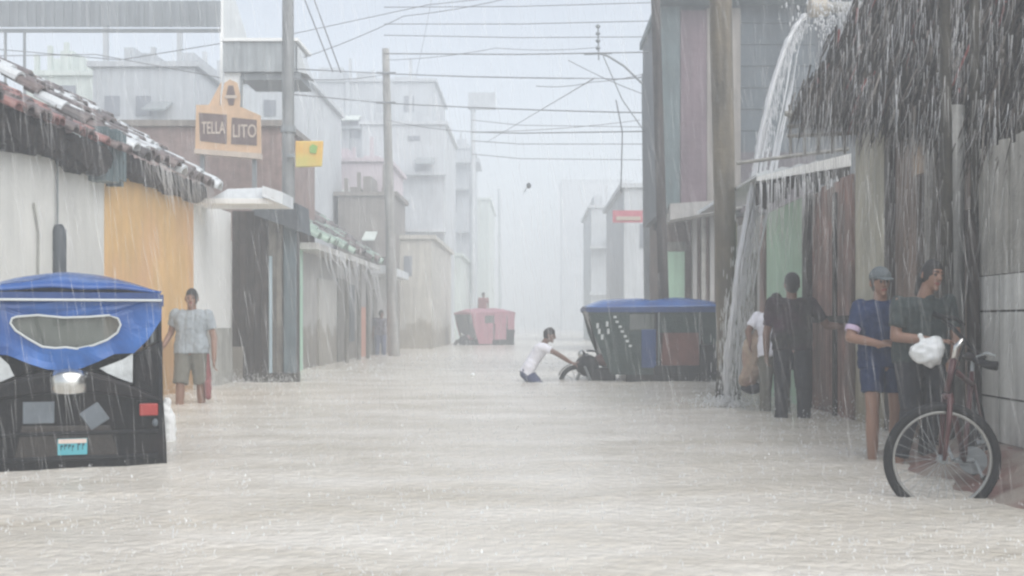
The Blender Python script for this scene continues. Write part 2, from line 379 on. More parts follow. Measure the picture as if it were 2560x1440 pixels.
# runs of masonry
wh = thing('white_house', 'white rendered house with a ragged clay tile roof behind the blue canvas mototaxi', 'house', (-7, 11.5, 0))
MB().box(-10.5, XL, 7.5, 14.72, -.4, 3.05).build('wall', M_white, wh)
MB().box(XL, XL+.012, 7.5, 14.72, -.3, .75).build('dado', M_dado, wh)
tile_roof(XL+.33, 3.04, 7.6, 14.6, -1, R(27), 2.1, 3).build('roof', [M_tile, M_redtile], wh)
eave(XL-.1, XL+.26, 3.06, 7.6, 14.7, .27, 2).build('eave', M_cane, wh)
g = MB()
g.box(-10.5, -7.2, 7.5, 14.72, 3.05, 3.85); g.build('gable', M_redtile, wh)
g = MB(); g.tube([(XL+.05, 13.2, 1.0), (XL+.05, 13.2, 2.06), (XL+.04, 13.2, 2.12)], [.075, .075, .04], 12); mbx = g.build('meter_box', M_slate, wh, smooth=True)
MB().tube([(XL+.03, 13.2, 2.1), (XL+.03, 13.2, 2.9)], .012, 6).build('conduit', M_steel, wh)
MB().tube([(XL+.02, 12.7, 1.0), (XL+.02, 12.72, 2.0), (XL+.02, 12.6, 2.3)], .012, 6).build('conduit', M_dado, wh)
g = MB()
for i in range(9):
    g.box(XL+rnd(-.1, .05), XL+rnd(.18, .3), 14.1+i*.085, 14.2+i*.085, 2.78+rnd(-.06, .03), 3.36+rnd(-.05, .06))
g.build('parapet_cap', M_teal, wh)
oh = thing('orange_house', 'orange rendered house with runoff pouring from its broken tile roof, beside the white house', 'house', (-7, 16.6, 0))
MB().box(-10.5, XL+.003, 14.725, 18.6, -.4, 3.02).build('wall', M_orange, oh)
tile_roof(XL+.30, 3.10, 14.9, 19.2, -1, R(31), 2.6, 9, .27, 1.5).build('roof', [M_tile, M_tinlight], oh)  # pale tin tiles mixed in as white wet highlights
eave(XL-.1, XL+.22, 3.10, 14.75, 18.7, .22, 5).build('eave', M_cane, oh)
MB().box(-10.5, -7.35, 14.73, 19.2, 3.02, 4.35).build('gable', M_brick, oh)

sh = thing('white_shop', 'small bright white shop with a flat projecting concrete canopy next to the orange house', 'shop', (-6, 19.8, 0))
MB().box(-10, XL+.006, 18.605, 20.9, -.4, 2.95).build('wall', M_whitew, sh)
MB().box(XL+.006, XL+.03, 18.61, 20.9, -.3, .95).build('dado', M_dado, sh)
g = MB().box(XL+.01, -3.87, 18.5, 19.35, 2.87, 2.96)
g.build('canopy', M_whitew, sh, bevel=.012)
g = MB()
g.add([(-4.95, 18.53, 2.964), (-4.05, 18.53, 2.964), (-4.05, 19.3, 2.964), (-4.95, 19.3, 2.964), (-4.75, 18.75, 3.13), (-4.2, 18.75, 3.15), (-4.2, 19.1, 3.13), (-4.75, 19.1, 3.11)],
      [(0, 3, 2, 1), (4, 5, 6, 7), (0, 1, 5, 4), (1, 2, 6, 5), (2, 3, 7, 6), (3, 0, 4, 7)])
g.add([(-4.15, 18.44, 2.98), (-3.84, 18.44, 2.86), (-3.84, 18.47, 3.05), (-4.15, 18.47, 3.15), (-4.15, 19.3, 2.98), (-3.84, 19.3, 2.86), (-3.84, 19.3, 3.05), (-4.15, 19.3, 3.15)],
      [(0, 1, 2, 3), (7, 6, 5, 4), (0, 4, 5, 1), (1, 5, 6, 2), (2, 6, 7, 3), (3, 7, 4, 0)])
g.build('canopy_cover', M_tinlight, sh)

# projecting plank kiosk
ki = thing('plank_kiosk', 'dark wet plank kiosk jutting into the street beyond the white shop', 'kiosk', (-4.7, 22, 0))
y0 = 21.0
g = MB(); planks(g, 'y', y0, -5.24, -4.62, -.3, 3.0, .12, .03, .004, .02, 0); g.build('plank_wall', M_darkwood, ki)
g = MB(); planks(g, 'y', y0+.03, -4.62, -4.36, -.3, 3.0, .09, .03, .004, .02, 0); g.build('plank_wall', M_greywood, ki)
MB().box(-4.34, -4.13, y0-.02, y0+.05, -.3, 2.95).build('door', M_bluegrey, ki)
MB().box(-5.20, -4.13, y0+.06, 21.35, -.4, 3.0).build('wall', M_darkwood, ki)
MB().tube([(-4.56, y0-.07, .1), (-4.56, y0-.07, 2.2)], .03, 8).build('downpipe', mat('pale_blue_pipe', (.36, .45, .50), .4, .1), ki)
MB().box(-5.25, -5.05, y0-.05, y0-.015, -.3, .62).build('kick_panel', M_plaster, ki)
g = MB(); g.add([(-4.75, y0-.5, 2.88), (-3.98, y0-.5, 2.60), (-3.98, 21.6, 2.60), (-4.75, 21.6, 2.95), (-4.7, y0-.5, 3.12), (-4.02, y0-.5, 3.08), (-4.02, 21.6, 3.08), (-4.7, 21.6, 3.15)],
      [(0, 3, 2, 1), (4, 5, 6, 7), (0, 1, 5, 4), (1, 2, 6, 5), (2, 3, 7, 6), (3, 0, 4, 7)])
g.build('roof', M_slate, ki)
MB().box(-4.85, -4.05, y0-.1, y0-.03, -.3, .16).build('step', M_poledark, ki)

lh = thing('grey_row_house', 'long low grey house with mossy tiles and a mint green corner post beyond the kiosk', 'house', (-6.5, 34, 0))
XB = -5.12
MB().box(-10, XB, 24.5, 43, -.4, 2.7).build('wall', M_plaster, lh)
MB().box(XB-.05, XB+.10, 25.6, 26.3, -.4, 2.75).build('corner_post', M_green2, lh)
MB().box(XB, XB+.05, 28.6, 31.2, -.4, 2.1).build('door', M_paleplaster, lh)
MB().box(XB, XB+.04, 31.4, 32.4, -.4, 2.2).build('door', M_greywood, lh)
MB().box(XB, XB+.04, 33.6, 34.4, .5, 2.1).build('window', M_slate, lh)
MB().box(XB, XB+.04, 35.6, 37.4, -.4, 1.5).build('door', mat('terracotta_door', (.52, .25, .17), .5, .15), lh)
MB().box(XB, XB+.04, 38.6, 39.4, -.4, 2.1).build('door', M_greywood, lh)
for y in (30.9, 33.1, 34.9): MB().tube([(XB+.35, y, -.4), (XB+.35, y, 2.62)], .06, 8).build('post', M_greywood, lh)
MB().box(XB-.1, XB+.5, 25.8, 36.5, 2.62, 2.76).build('eave', M_paleplaster, lh)
tile_roof(XB+.5, 2.8, 25.8, 36.5, -1, R(36), 2.4, 12, .34, 1.6).build('roof', [M_tile, mat('mossy_tile', (.30, .40, .33), .25, .4, 3)], lh)
MB().box(XB-.1, XB+.7, 37, 43, 2.55, 2.8).build('awning', M_tinlight, lh)

# brown parapet behind, with the signs
bh = thing('brown_brick_house', 'dull brown brick house front rising behind the tiled roofs under the orange sign', 'house', (-7.2, 27, 0))
MB().box(-9.2, -5.25, 25.2, 29, 2.2, 5.15).build('wall', M_brick, bh)
MB().box(-9.3, -5.15, 25.1, 29.1, 5.152, 5.28).build('coping', M_tan, bh)

sg = thing('hotel_sign', 'orange painted shop sign with two brown panels of lettering and a crest on top', 'sign', W(570, 390, 23.8))
def sp(px, py): p = W(px, py, 23.8); return (p.x, p.z)
ys_ = 23.8
pts = [sp(488, 372), sp(652, 384), sp(650, 288), sp(605, 268), sp(535, 262), sp(490, 262)]
MB().prism(pts, 'y', ys_, ys_+.09).build('board', M_sign, sg)
MB().prism([sp(500, 352), sp(567, 360), sp(567, 287), sp(498, 282)], 'y', ys_-.012, ys_+.02).build('panel', M_signdark, sg)
MB().prism([sp(578, 360), sp(642, 364), sp(642, 300), sp(580, 294)], 'y', ys_-.012, ys_+.02).build('panel', M_signdark, sg)
for b, px, py in (('TELLA', 533, 321), ('LITO', 611, 329)):
    p = W(px, py, ys_-.02); text('lettering', b, .34 if len(b) > 4 else .36, M_signtext, sg, p-Vector(sg.location), sx=.50 if len(b) > 4 else .62)
MB().prism([sp(552, 266), sp(598, 270), sp(600, 240), sp(592, 206), sp(574, 198), sp(560, 208), sp(554, 240)], 'y', ys_+.01, ys_+.07).build('crest', M_sign, sg)
g = MB(); g.prism([sp(572, 262), sp(584, 263), sp(588, 236), sp(583, 214), sp(571, 214), sp(566, 236)], 'y', ys_-.005, ys_+.008); g.build('emblem', M_signdark, sg)
MB().box(sp(563, 0)[0], sp(592, 0)[0], ys_-.012, ys_-.006, sp(0, 246)[1], sp(0, 238)[1]).build('emblem_bar', M_signtext, sg)
MB().prism([sp(520, 264), sp(548, 266), sp(552, 205)], 'y', ys_+.02, ys_+.06).build('scroll', M_sign, sg)
MB().prism([sp(487, 384), sp(652, 398), sp(652, 384), sp(487, 372)], 'y', ys_-.05, ys_+.14).build('ledge', M_signtext, sg)
for px in (505, 635):
    a = W(px, 380, ys_+.1); MB().box(a.x-.04, a.x+.04, ys_+.1, ys_+.18, 3.2, 5.0).build('bracket', M_steel, sg)

# yellow sign on the near left pole
ysn = thing('yellow_sign', 'small yellow sign board with a green mark fixed to the grey left pole', 'sign', W(770, 385, 22.3))
def yp(px, py): p = W(px, py, 22.3); return (p.x, p.z)
MB().prism([yp(738, 418), yp(804, 416), yp(808, 352), yp(738, 352)], 'y', 22.3, 22.36).build('board', M_yellow, ysn, bevel=.02)
MB().prism([yp(775, 382), yp(790, 384), yp(794, 366), yp(782, 360), yp(774, 368)], 'y', 22.28, 22.32).build('emblem', M_leafgreen, ysn)
MB().box(*[W(718, 0, 22.3).x, W(742, 0, 22.3).x], 22.31, 22.35, W(0, 392, 22.3).z, W(0, 384, 22.3).z).build('bracket', M_steel, ysn)

# rooftop canopies
rc = thing('rooftop_canopy', 'wide grey tin canopy on thin steel posts above the left roofs', 'canopy', W(300, 300, 28))
a, b = W(-120, 70, 28), W(552, 8, 28)
g = MB()
n = 60
for i in range(n):
    x0 = a.x+(b.x-a.x)*i/n; x1 = a.x+(b.x-a.x)*(i+1)/n; k = .02*(i % 2)
    g.add([(x0, 28+k, a.z+.06), (x1, 28.02-k, a.z+.06), (x1, 29.6-k, b.z+.10), (x0, 29.6+k, b.z+.10), (x0, 28.02+k, a.z+.03), (x1, 28.04-k, a.z+.03), (x1, 29.62-k, b.z+.07), (x0, 29.62+k, b.z+.07)],
          [(0, 1, 2, 3), (7, 6, 5, 4), (0, 4, 5, 1), (1, 5, 6, 2), (2, 6, 7, 3), (3, 7, 4, 0)])
g.build('roof', M_tin, rc)
g = MB()
for i in range(n):
    x0 = a.x+(b.x-a.x)*i/n; x1 = a.x+(b.x-a.x)*(i+1)/n; g.box(x0, x1, 27.95+.025*(i % 2), 27.99, a.z+.02, b.z+.05)
g.build('underside_shade_sheet', mat('underside_shade_grey', (.26, .285, .30), .45, .12, 2, .2, .15), rc)  # added upright sheet, its dark grey stands in for the shaded underside
zb = W(0, 76, 28).z
MB().box(a.x, b.x, 28.0, 28.06, zb-.04, zb+.04).build('beam', M_steel, rc)
for px in (12, 60): p = W(px, 0, 28); MB().tube([(p.x, 28.03, 2.5), (p.x, 28.03, zb)], .035, 8).build('post', M_steel, rc)
p = W(552, 0, 28); MB().box(p.x-.02, p.x+.05, 28, 28.08, 3.5, b.z+.1).build('post', M_whitew, rc)
p = W(555, 60, 28.1); q = W(618, 88, 28.1)
g = MB(); g.prism([(p.x, W(0, 100, 28).z), (q.x, W(0, 92, 28).z), (W(585, 0, 28).x, b.z+.1), (p.x, b.z+.1)], 'y', 28.09, 28.14); g.build('end_sheet', M_tinlight, rc)
rb = thing('rooftop_booth', 'boxy grey tin fronted booth with a bright roof edge behind the left pole', 'booth', W(650, 250, 26.5))
a, b = W(557, 188, 26.5), W(738, 104, 26.5)
MB().box(a.x, b.x, 26.5, 27.9, a.z+.08, b.z).build('fascia', mat('ribbed_grey_tin', (.36, .39, .40), .4, .12, 3, .2, .3), rb)
MB().box(a.x-.03, b.x+.08, 26.44, 28.0, b.z+.002, b.z+.07).build('roof', M_whitew, rb)
MB().box(W(602, 0, 26.5).x, b.x+.1, 26.6, 28, a.z-.08, a.z+.078).build('soffit', M_steel, rb)
MB().box(a.x, W(600, 0, 26.5).x, 26.62, 26.8, 4.2, a.z+.078).build('pillar', M_whitew, rb)
MB().tube([(W(603, 0, 26.6).x, 26.6, 4.2), (W(603, 0, 26.6).x, 26.6, a.z)], .03, 6).build('post', M_steel, rb)
g = MB(); g.add([(b.x+.02, 26.6, a.z+.1), (b.x+.25, 26.6, a.z+.05), (b.x+.02, 26.6, b.z-.05), (b.x+.02, 27.5, a.z+.1), (b.x+.25, 27.5, a.z+.05), (b.x+.02, 27.5, b.z-.05)], [(0, 1, 2), (5, 4, 3), (0, 3, 4, 1), (1, 4, 5, 2), (2, 5, 3, 0)])
g.build('side_flap', M_tinlight, rb)

# hazy blocks behind
def block(name, label, px0, px1, py, d, dep, m, wins=(), z0=0, roof=None, cat='building'):
    a, b = W(px0, py, d), W(px1, py, d)
    o = thing(name, label, cat, ((a.x+b.x)/2, d+dep/2, 0))
    MB().box(a.x, b.x, d, d+dep, -.4+z0, a.z).build('wall', m, o)
    MB().box(a.x-.15, b.x+.15, d-.12, d+dep, a.z+.003, a.z+.16).build('roof', roof or m, o)
    for (wx0, wy0, wx1, wy1) in wins:
        p, q = W(wx0, wy1, d), W(wx1, wy0, d)
        wo = MB().box(p.x, q.x, d-.03, d+.02, p.z, q.z).build('window', M_farwin, o)
        MB().box(p.x-.08, q.x+.08, d-.09, d-.032, p.z-.12, p.z-.02).build('sill', m, wo)
    rr = random.Random(name); wd = b.x-a.x
    if wd > 2 and d < 100:
        for k in range(3):                            # broken parapet and stub columns along the roof
            x = a.x+wd*(.06+.30*k)+wd*rr.uniform(0, .06); ww = wd*rr.uniform(.08, .2); MB().box(x, x+ww, d+rr.uniform(.4, 2), d+dep*.7, a.z+.165, a.z+rr.uniform(.4, 1.1)).build('parapet', m, o)
        for k in range(4):
            x = a.x+wd*(.03+.24*k)+wd*rr.uniform(0, .1); MB().box(x, x+.14, d+.1, d+.24, a.z+.165, a.z+rr.uniform(.5, 1.5)).build('stub_column', m, o)
        zz = a.z-rr.uniform(2.2, 2.8)
        while zz > 1.5:
            MB().box(a.x-.1, b.x+.1, d-rr.uniform(.25, .8), d-.13, zz, zz+.16).build('floor_band', m, o); zz -= rr.uniform(2.4, 2.9)
        g = MB(); n_ = int(wd/rr.uniform(1.6, 2.4))
        for k in range(1, n_): x = a.x+wd*k/n_; MB().box(x-.1, x+.1, d-.11, d-.02, .5, a.z-.01).build('pilaster', m, o)
        x = a.x+wd*rr.uniform(.15, .75); zz = a.z-rr.uniform(1.0, 1.8)
        MB().add([(x, d-.9, zz-.35), (x+wd*.22, d-.9, zz-.35), (x+wd*.22, d-.03, zz), (x, d-.03, zz), (x, d-.9, zz-.30), (x+wd*.22, d-.9, zz-.30), (x+wd*.22, d-.03, zz+.05), (x, d-.03, zz+.05)],
                 [(0, 3, 2, 1), (4, 5, 6, 7), (0, 1, 5, 4), (1, 2, 6, 5), (2, 3, 7, 6), (3, 0, 4, 7)]).build('awning', rr.choice([M_tin, M_tan, M_haze3]), o)
    return o
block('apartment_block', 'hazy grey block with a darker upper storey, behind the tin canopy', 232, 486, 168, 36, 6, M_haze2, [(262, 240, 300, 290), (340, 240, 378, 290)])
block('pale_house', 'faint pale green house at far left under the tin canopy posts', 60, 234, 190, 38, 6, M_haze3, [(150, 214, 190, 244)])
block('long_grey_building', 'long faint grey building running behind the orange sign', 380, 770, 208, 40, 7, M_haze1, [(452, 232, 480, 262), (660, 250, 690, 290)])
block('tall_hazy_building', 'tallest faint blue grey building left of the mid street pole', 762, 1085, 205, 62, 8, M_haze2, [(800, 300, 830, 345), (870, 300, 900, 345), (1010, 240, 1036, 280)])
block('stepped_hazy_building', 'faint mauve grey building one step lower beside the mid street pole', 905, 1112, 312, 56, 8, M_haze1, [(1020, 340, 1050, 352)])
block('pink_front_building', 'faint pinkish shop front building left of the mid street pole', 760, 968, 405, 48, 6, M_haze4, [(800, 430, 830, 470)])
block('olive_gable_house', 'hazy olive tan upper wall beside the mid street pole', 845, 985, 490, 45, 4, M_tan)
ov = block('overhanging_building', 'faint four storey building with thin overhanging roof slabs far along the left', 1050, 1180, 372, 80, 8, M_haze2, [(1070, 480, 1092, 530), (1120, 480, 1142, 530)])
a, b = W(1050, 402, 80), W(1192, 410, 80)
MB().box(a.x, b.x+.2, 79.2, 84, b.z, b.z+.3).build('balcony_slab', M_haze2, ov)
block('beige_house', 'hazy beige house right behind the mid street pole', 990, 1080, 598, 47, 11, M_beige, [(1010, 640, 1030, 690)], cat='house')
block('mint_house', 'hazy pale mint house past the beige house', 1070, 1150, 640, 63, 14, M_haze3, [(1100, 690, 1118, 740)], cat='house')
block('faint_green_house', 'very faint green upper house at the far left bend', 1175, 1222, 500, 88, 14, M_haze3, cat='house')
bp_ = thing('rooftop_board', 'faint square board on a thin mast above the far left roofs', 'billboard', W(1180, 500, 70))
a, b = W(1170, 270, 70), W(1238, 231, 70)
MB().box(a.x, b.x, 70, 70.6, a.z, b.z).build('board', M_haze2, bp_)
MB().tube([(W(1182, 0, 70).x, 70.3, 0), (W(1182, 0, 70).x, 70.3, a.z)], .14, 8).build('mast', M_haze1, bp_)

# ------------------------------------------------------------------ poles
def pole(label, p0, p1, r0, r1, m, group='utility poles', extra=None, wob=0):
    o = thing('utility_pole', label, 'pole', p0, group)
    n = 14; P = []
    for i in range(n+1):
        t = i/n; q = Vector(p0).lerp(Vector(p1), t)
        q += Vector((noise.noise(Vector((t*3, p0[0], 0))), noise.noise(Vector((t*3, p0[0], 5))), 0))*wob; P.append(q)
    MB().tube(P, [r0+(r1-r0)*i/n for i in range(n+1)], 14).build('shaft', m, o, smooth=True)
    return o
pl = pole('grey utility pole rising out of the plank kiosk, yellow sign fixed to it', (-4.56, 22.5, -.4), (-4.58, 22.5, 10), .13, .10, M_pole)
for z in (7.4, 4.6): MB().tube([(-4.57, 22.5, z), (-4.57, 22.5, z+.12)], .145, 12).build('band', M_steel, pl)
pole2 = pole('tall hazy utility pole standing in the water at mid street left', W(985, 895, 37)-Vector((0, 0, .4)), W(964, 122, 37), .19, .11, M_concrete)  # pale concrete chosen here to add to the haze fade
for py in (184, 258):
    p = W(966, py, 37); MB().tube([(p.x-.3, p.y-.1, p.z), (p.x+.3, p.y-.1, p.z)], .035, 6).build('crossarm', M_steel, pole2)
pb_ = pole('thick timber pole by the waterfall jet', (2.60, 15.9, -.4), W(1800, -60, 15.9), .135, .15, M_polewood, wob=.03)
MB().tube([(2.59, 15.87, -.4), (2.59, 15.87, .1), (2.60, 15.88, .32), (2.60, 15.9, .5)], [.18, .175, .155, .13], 14).build('foot_sleeve', M_poledark, pb_, smooth=True)
pole('thin dark timber pole behind the blue roof of the crosswise mototaxi', W(1665, 960, 24.0), W(1638, -30, 24.0), .11, .09, M_darkwood)
p3 = pole('thin grey pole with a slanting wire bracket', W(1622, 880, 31), W(1612, 185, 31), .11, .09, M_steel)
A_ = lambda px, py: W(px, py, 30.9)
MB().tube([A_(1612, 215), A_(1560, 165), A_(1520, 140), A_(1494, 132)], .028, 6).build('bracket_arm', M_steel, p3)
MB().tube([A_(1612, 330), A_(1556, 250), A_(1530, 190), A_(1508, 140)], .014, 6).build('bracket_stay', M_steel, p3)
MB().tube([A_(1497, 150), A_(1495, 62)], .02, 6).build('insulator_rod', M_steel, p3)
g = MB()
for py in (66, 84, 102, 120): p = A_(1495, py); g.tube([p-Vector((0, 0, .05)), p, p+Vector((0, 0, .05))], [.03, .07, .03], 8)
g.build('insulator', M_steel, p3)
MB().tube([A_(1460, 136), A_(1530, 133)], .02, 6).build('crossarm', M_steel, p3)
MB().box(A_(1621, 0).x, A_(1630, 0).x, 30.6, 30.7, A_(0, 520).z, A_(0, 325).z).build('white_strip', M_whitew, p3)
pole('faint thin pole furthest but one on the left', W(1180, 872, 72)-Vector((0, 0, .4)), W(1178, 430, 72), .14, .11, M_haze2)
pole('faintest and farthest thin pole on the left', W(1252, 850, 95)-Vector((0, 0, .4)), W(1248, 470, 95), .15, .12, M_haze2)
pole('short hazy post standing before the beige house', W(1064, 868, 52)-Vector((0, 0, .4)), W(1060, 625, 52), .17, .16, M_greywood)

# ------------------------------------------------------------------ RIGHT SIDE
tb = thing('two_storey_building', 'tall two storey building with a mauve and slate upper wall behind the timber pole', 'building', (4.4, 25.5, 0))
yb = 24.6
def bx(px): return W(px, 0, yb).x
def bz(py): return W(0, py, yb).z
zt = bz(10)
MB().box(bx(1652), 7.2, yb+.12, yb+4, 3.3, zt).build('upper_wall', M_slate, tb)
MB().box(bx(1652), bx(1700), yb, yb+.118, bz(520), zt-.05).build('corner_pier', M_teal, tb)
MB().box(bx(1702), bx(1768), yb+.03, yb+.118, bz(520), zt-.12).build('mauve_panel', M_purple, tb)
MB().box(bx(1768)+.003, bx(1852), yb+.02, yb+.118, bz(520), zt-.08).build('tan_panel', M_tan, tb)
g = MB()
for k in range(14): g.box(bx(1852)+.003, bx(2040), yb+.05+.02*(k % 2), yb+.118, bz(380-k*27)+.004, bz(380-(k+1)*27))
g.build('shutter', mat('slate_shutter', (.07, .09, .105), .5, .25, 1.5, .2, .2), tb)
MB().box(bx(1852)+.003, bx(2040), yb+.02, yb+.118, 3.3, bz(380)).build('spandrel', mat('dark_mauve_render', (.09, .075, .085), .6, .3, 2, .3, .2), tb)
MB().box(bx(1645), 7.3, yb-.35, yb+4.2, zt+.003, zt+.16).build('roof', M_teal, tb)
MB().add([(bx(1672), yb-.25, bz(552)), (bx(1850), yb-.25, bz(522)), (bx(1850), yb+3, bz(522)), (bx(1672), yb+3, bz(552)), (bx(1672), yb-.25, bz(512)), (bx(1850), yb-.25, bz(500)), (bx(1850), yb+3, bz(500)), (bx(1672), yb+3, bz(512))],
         [(0, 3, 2, 1), (4, 5, 6, 7), (0, 1, 5, 4), (1, 2, 6, 5), (2, 3, 7, 6), (3, 0, 4, 7)]).build('balcony_slab', M_plaster, tb)
MB().box(bx(1672), 7.2, yb+1.0, yb+4, -.4, 3.29).build('ground_wall', M_brownwall, tb)
dr = MB().box(bx(1680), bx(1726), yb+.9, yb+.998, -.3, 2.55).build('door', M_green, tb)
MB().box(bx(1678), bx(1728), yb+.88, yb+.998, 2.553, 2.75).build('lintel', M_greywood, tb)
for px in (1742, 1764, 1786): MB().box(bx(px), bx(px+11), yb+.6, yb+.75, -.4, 3.27).build('column', M_plaster if px != 1764 else M_lightwood, tb)
MB().tube([(bx(1646), yb-.1, 3.4), (bx(1641), yb-.1, zt)], .035, 8).build('downpipe', M_tinlight, tb)

WX = 3.45
dR = lambda px: F*WX/(px-CX)
lo = thing('low_green_door_house', 'low grey house with a pale green door and a white edged lean-to roof', 'house', (4.2, 17, 0))
MB().box(WX, 6.5, 14.62, 21.5, -.4, 2.65).build('wall', M_plaster, lo)
MB().box(WX-.05, WX-.002, 14.95, 17.4, -.4, 2.62).build('door', M_green, lo)
MB().box(WX-.08, WX-.002, 17.45, 17.75, -.4, 2.6).build('door_post', M_redwood, lo)
MB().box(WX-.09, WX-.002, 14.66, 14.93, -.4, 2.6).build('door_post', M_darkwood, lo)
MB().box(WX-.04, WX-.002, 18.4, 19.9, .4, 2.1).build('window', M_greywood, lo)
ym = 14.3
a, b = W(1893, 446, ym), W(2128, 402, ym)
MB().add([(a.x, ym, a.z-.03), (b.x, ym, b.z-.06), (b.x, ym, b.z+.09), (a.x, ym, a.z+.02), (a.x, ym+.05, a.z-.03), (b.x, ym+.05, b.z-.06), (b.x, ym+.05, b.z+.09), (a.x, ym+.05, a.z+.02)],
         [(0, 1, 2, 3), (7, 6, 5, 4), (0, 4, 5, 1), (1, 5, 6, 2), (2, 6, 7, 3), (3, 7, 4, 0)]).build('fascia', M_whitew, lo)
g = MB()
for i in range(11):
    t0, t1 = i/11, (i+1)/11; P0 = a.lerp(b, t0); P1 = a.lerp(b, t1)
    g.add([(P0.x, ym+.06, P0.z+.03), (P1.x, ym+.06, P1.z+.03), (P1.x, 19.5, P1.z+.03), (P0.x, 19.5, P0.z+.03), (P0.x, ym+.06, P0.z+.06+.03*(i % 2)), (P1.x, ym+.06, P1.z+.06+.03*((i+1) % 2)), (P1.x, 19.5, P1.z+.09), (P0.x, 19.5, P0.z+.09)],
          [(0, 3, 2, 1), (4, 5, 6, 7), (0, 1, 5, 4), (1, 2, 6, 5), (2, 3, 7, 6), (3, 0, 4, 7)])
g.build('roof', M_tinlight, lo)
a2, b2 = W(1842, 408, ym-.2), W(2122, 372, ym-.2)
MB().tube([a2, b2], .022, 8).build('top_pole', M_lightwood, lo)
g = MB()
for i in range(46):
    t = i/46; P0 = a.lerp(b, t); L = rnd(.12, .34)*(1-.4*t)
    g.box(P0.x, P0.x+.032, ym+.08, ym+.12, P0.z-.06-L, P0.z-.05+.04*t)
g.build('soffit_fringe', M_darkwood, lo)
MB().tube([(W(1826, 0, 16.4).x, 16.4, -.4), (W(1826, 0, 16.4).x+.05, 16.4, 2.4)], .045, 8).build('awning_post', mat('yellowish_timber', (.46, .42, .30), .6, .2, 4, .3, .3), lo)

ps = thing('plank_shed', 'reddish brown plank shed wall that the dark dressed man reaches for', 'shed', (4.1, 13.7, 0))
g = MB(); planks(g, 'x', WX, 12.82, 14.6, -.4, 2.62, .17, .03, .006, .04); g.build('plank_wall', M_redwood, ps)
MB().box(WX+.005, 6.4, 12.83, 14.6, -.4, 2.55).build('wall', M_brownwall, ps)
MB().box(WX-.07, WX-.033, 13.42, 13.52, -.4, 2.5).build('batten', M_darkwood, ps)
MB().box(WX-.075, WX-.035, 12.9, 14.5, 1.04, 1.12).build('rail', M_darkwood, ps)

th = thing('thatched_house', 'thatched roadside house with shaggy dripping eaves, grey posts and a dark doorway', 'house', (4.4, 10.8, 0))
MB().box(WX, WX+.2, 11.5, 12.8, -.4, 3.3).build('plaster_wall', M_olive, th)
MB().box(WX+.02, WX+.2, 10.82, 11.498, -.4, 3.2).build('mud_wall', M_brownwall, th)
MB().box(WX-.03, WX+.015, 10.42, 10.80, 2.36, 2.82).build('lintel', mat('ochre_board', (.30, .20, .12), .6, .3, 4, .3, .3), th)
MB().box(WX+.02, WX+.2, 9.24, 10.3, -.4, 2.75).build('side_wall', M_brownwall, th)
MB().box(WX+.9, WX+.95, 10.0, 11.3, -.4, 2.5).build('interior_wall', M_darkwood, th)
MB().box(WX-.04, WX+.06, 11.46, 11.62, -.4, 3.05).build('post', M_darkwood, th)
MB().box(WX-.05, WX+.015, 10.26, 10.40, -.4, 3.0).build('post', M_greywood, th)
MB().box(WX-.06, WX+.014, 9.92, 10.02, -.4, 3.0).build('post', M_darkwood, th)
MB().tube([(3.26, 9.28, -.3), (3.27, 9.28, 2.72)], [.085, .075], 10).build('post', mat('silvered_post', (.30, .30, .285), .5, .3, 5, .5, .45), th, smooth=True)
MB().tube([(3.36, 9.08, -.3), (3.34, 9.10, 1.7), (3.31, 9.12, 1.9)], [.06, .05, .03], 8).build('post', M_darkwood, th, smooth=True)
MB().tube([(3.20, 9.2, -.3), (3.18, 9.2, 2.0), (3.16, 9.2, 4.3)], [.048, .045, .04], 8).build('post', M_poledark, th, smooth=True)
MB().tube([(3.385, 9.14, 1.6), (3.36, 9.14, 4.3)], [.04, .035], 8).build('post', M_poledark, th, smooth=True)
MB().box(4.6, 4.7, 6.2, 12.4, -.4, 4.0).build('back_wall', M_darkwood, th)
# eave frame seen under the far end of the thatch
g = MB(); yf = 12.95
p, q = W(1962, 284, yf), W(2136, 282, yf); g.tube([p, q], .03, 8); g.build('eave_pole', M_lightwood, th)
g = MB()
for py in (312, 336): g.tube([W(1968, py+4, yf+.05), W(2140, py-4, yf+.05)], .022, 6)
for px in (1975, 2010, 2045, 2080, 2110): g.tube([W(px, 262, yf+.08), W(px+2, 384, yf+.08)], .018, 6)
g.build('eave_frame', M_greywood, th)
# thatch: base slab plus strands
edge = [W(1992, 262, 12.6), W(2085, 268, 12.0), W(2200, 272, 11.0), W(2340, 286, 9.9), W(2460, 312, 9.1), W(2640, 340, 8.2), W(2990, 330, 7.2)]
up = Vector((1.0, .10, 1.55)).normalized()
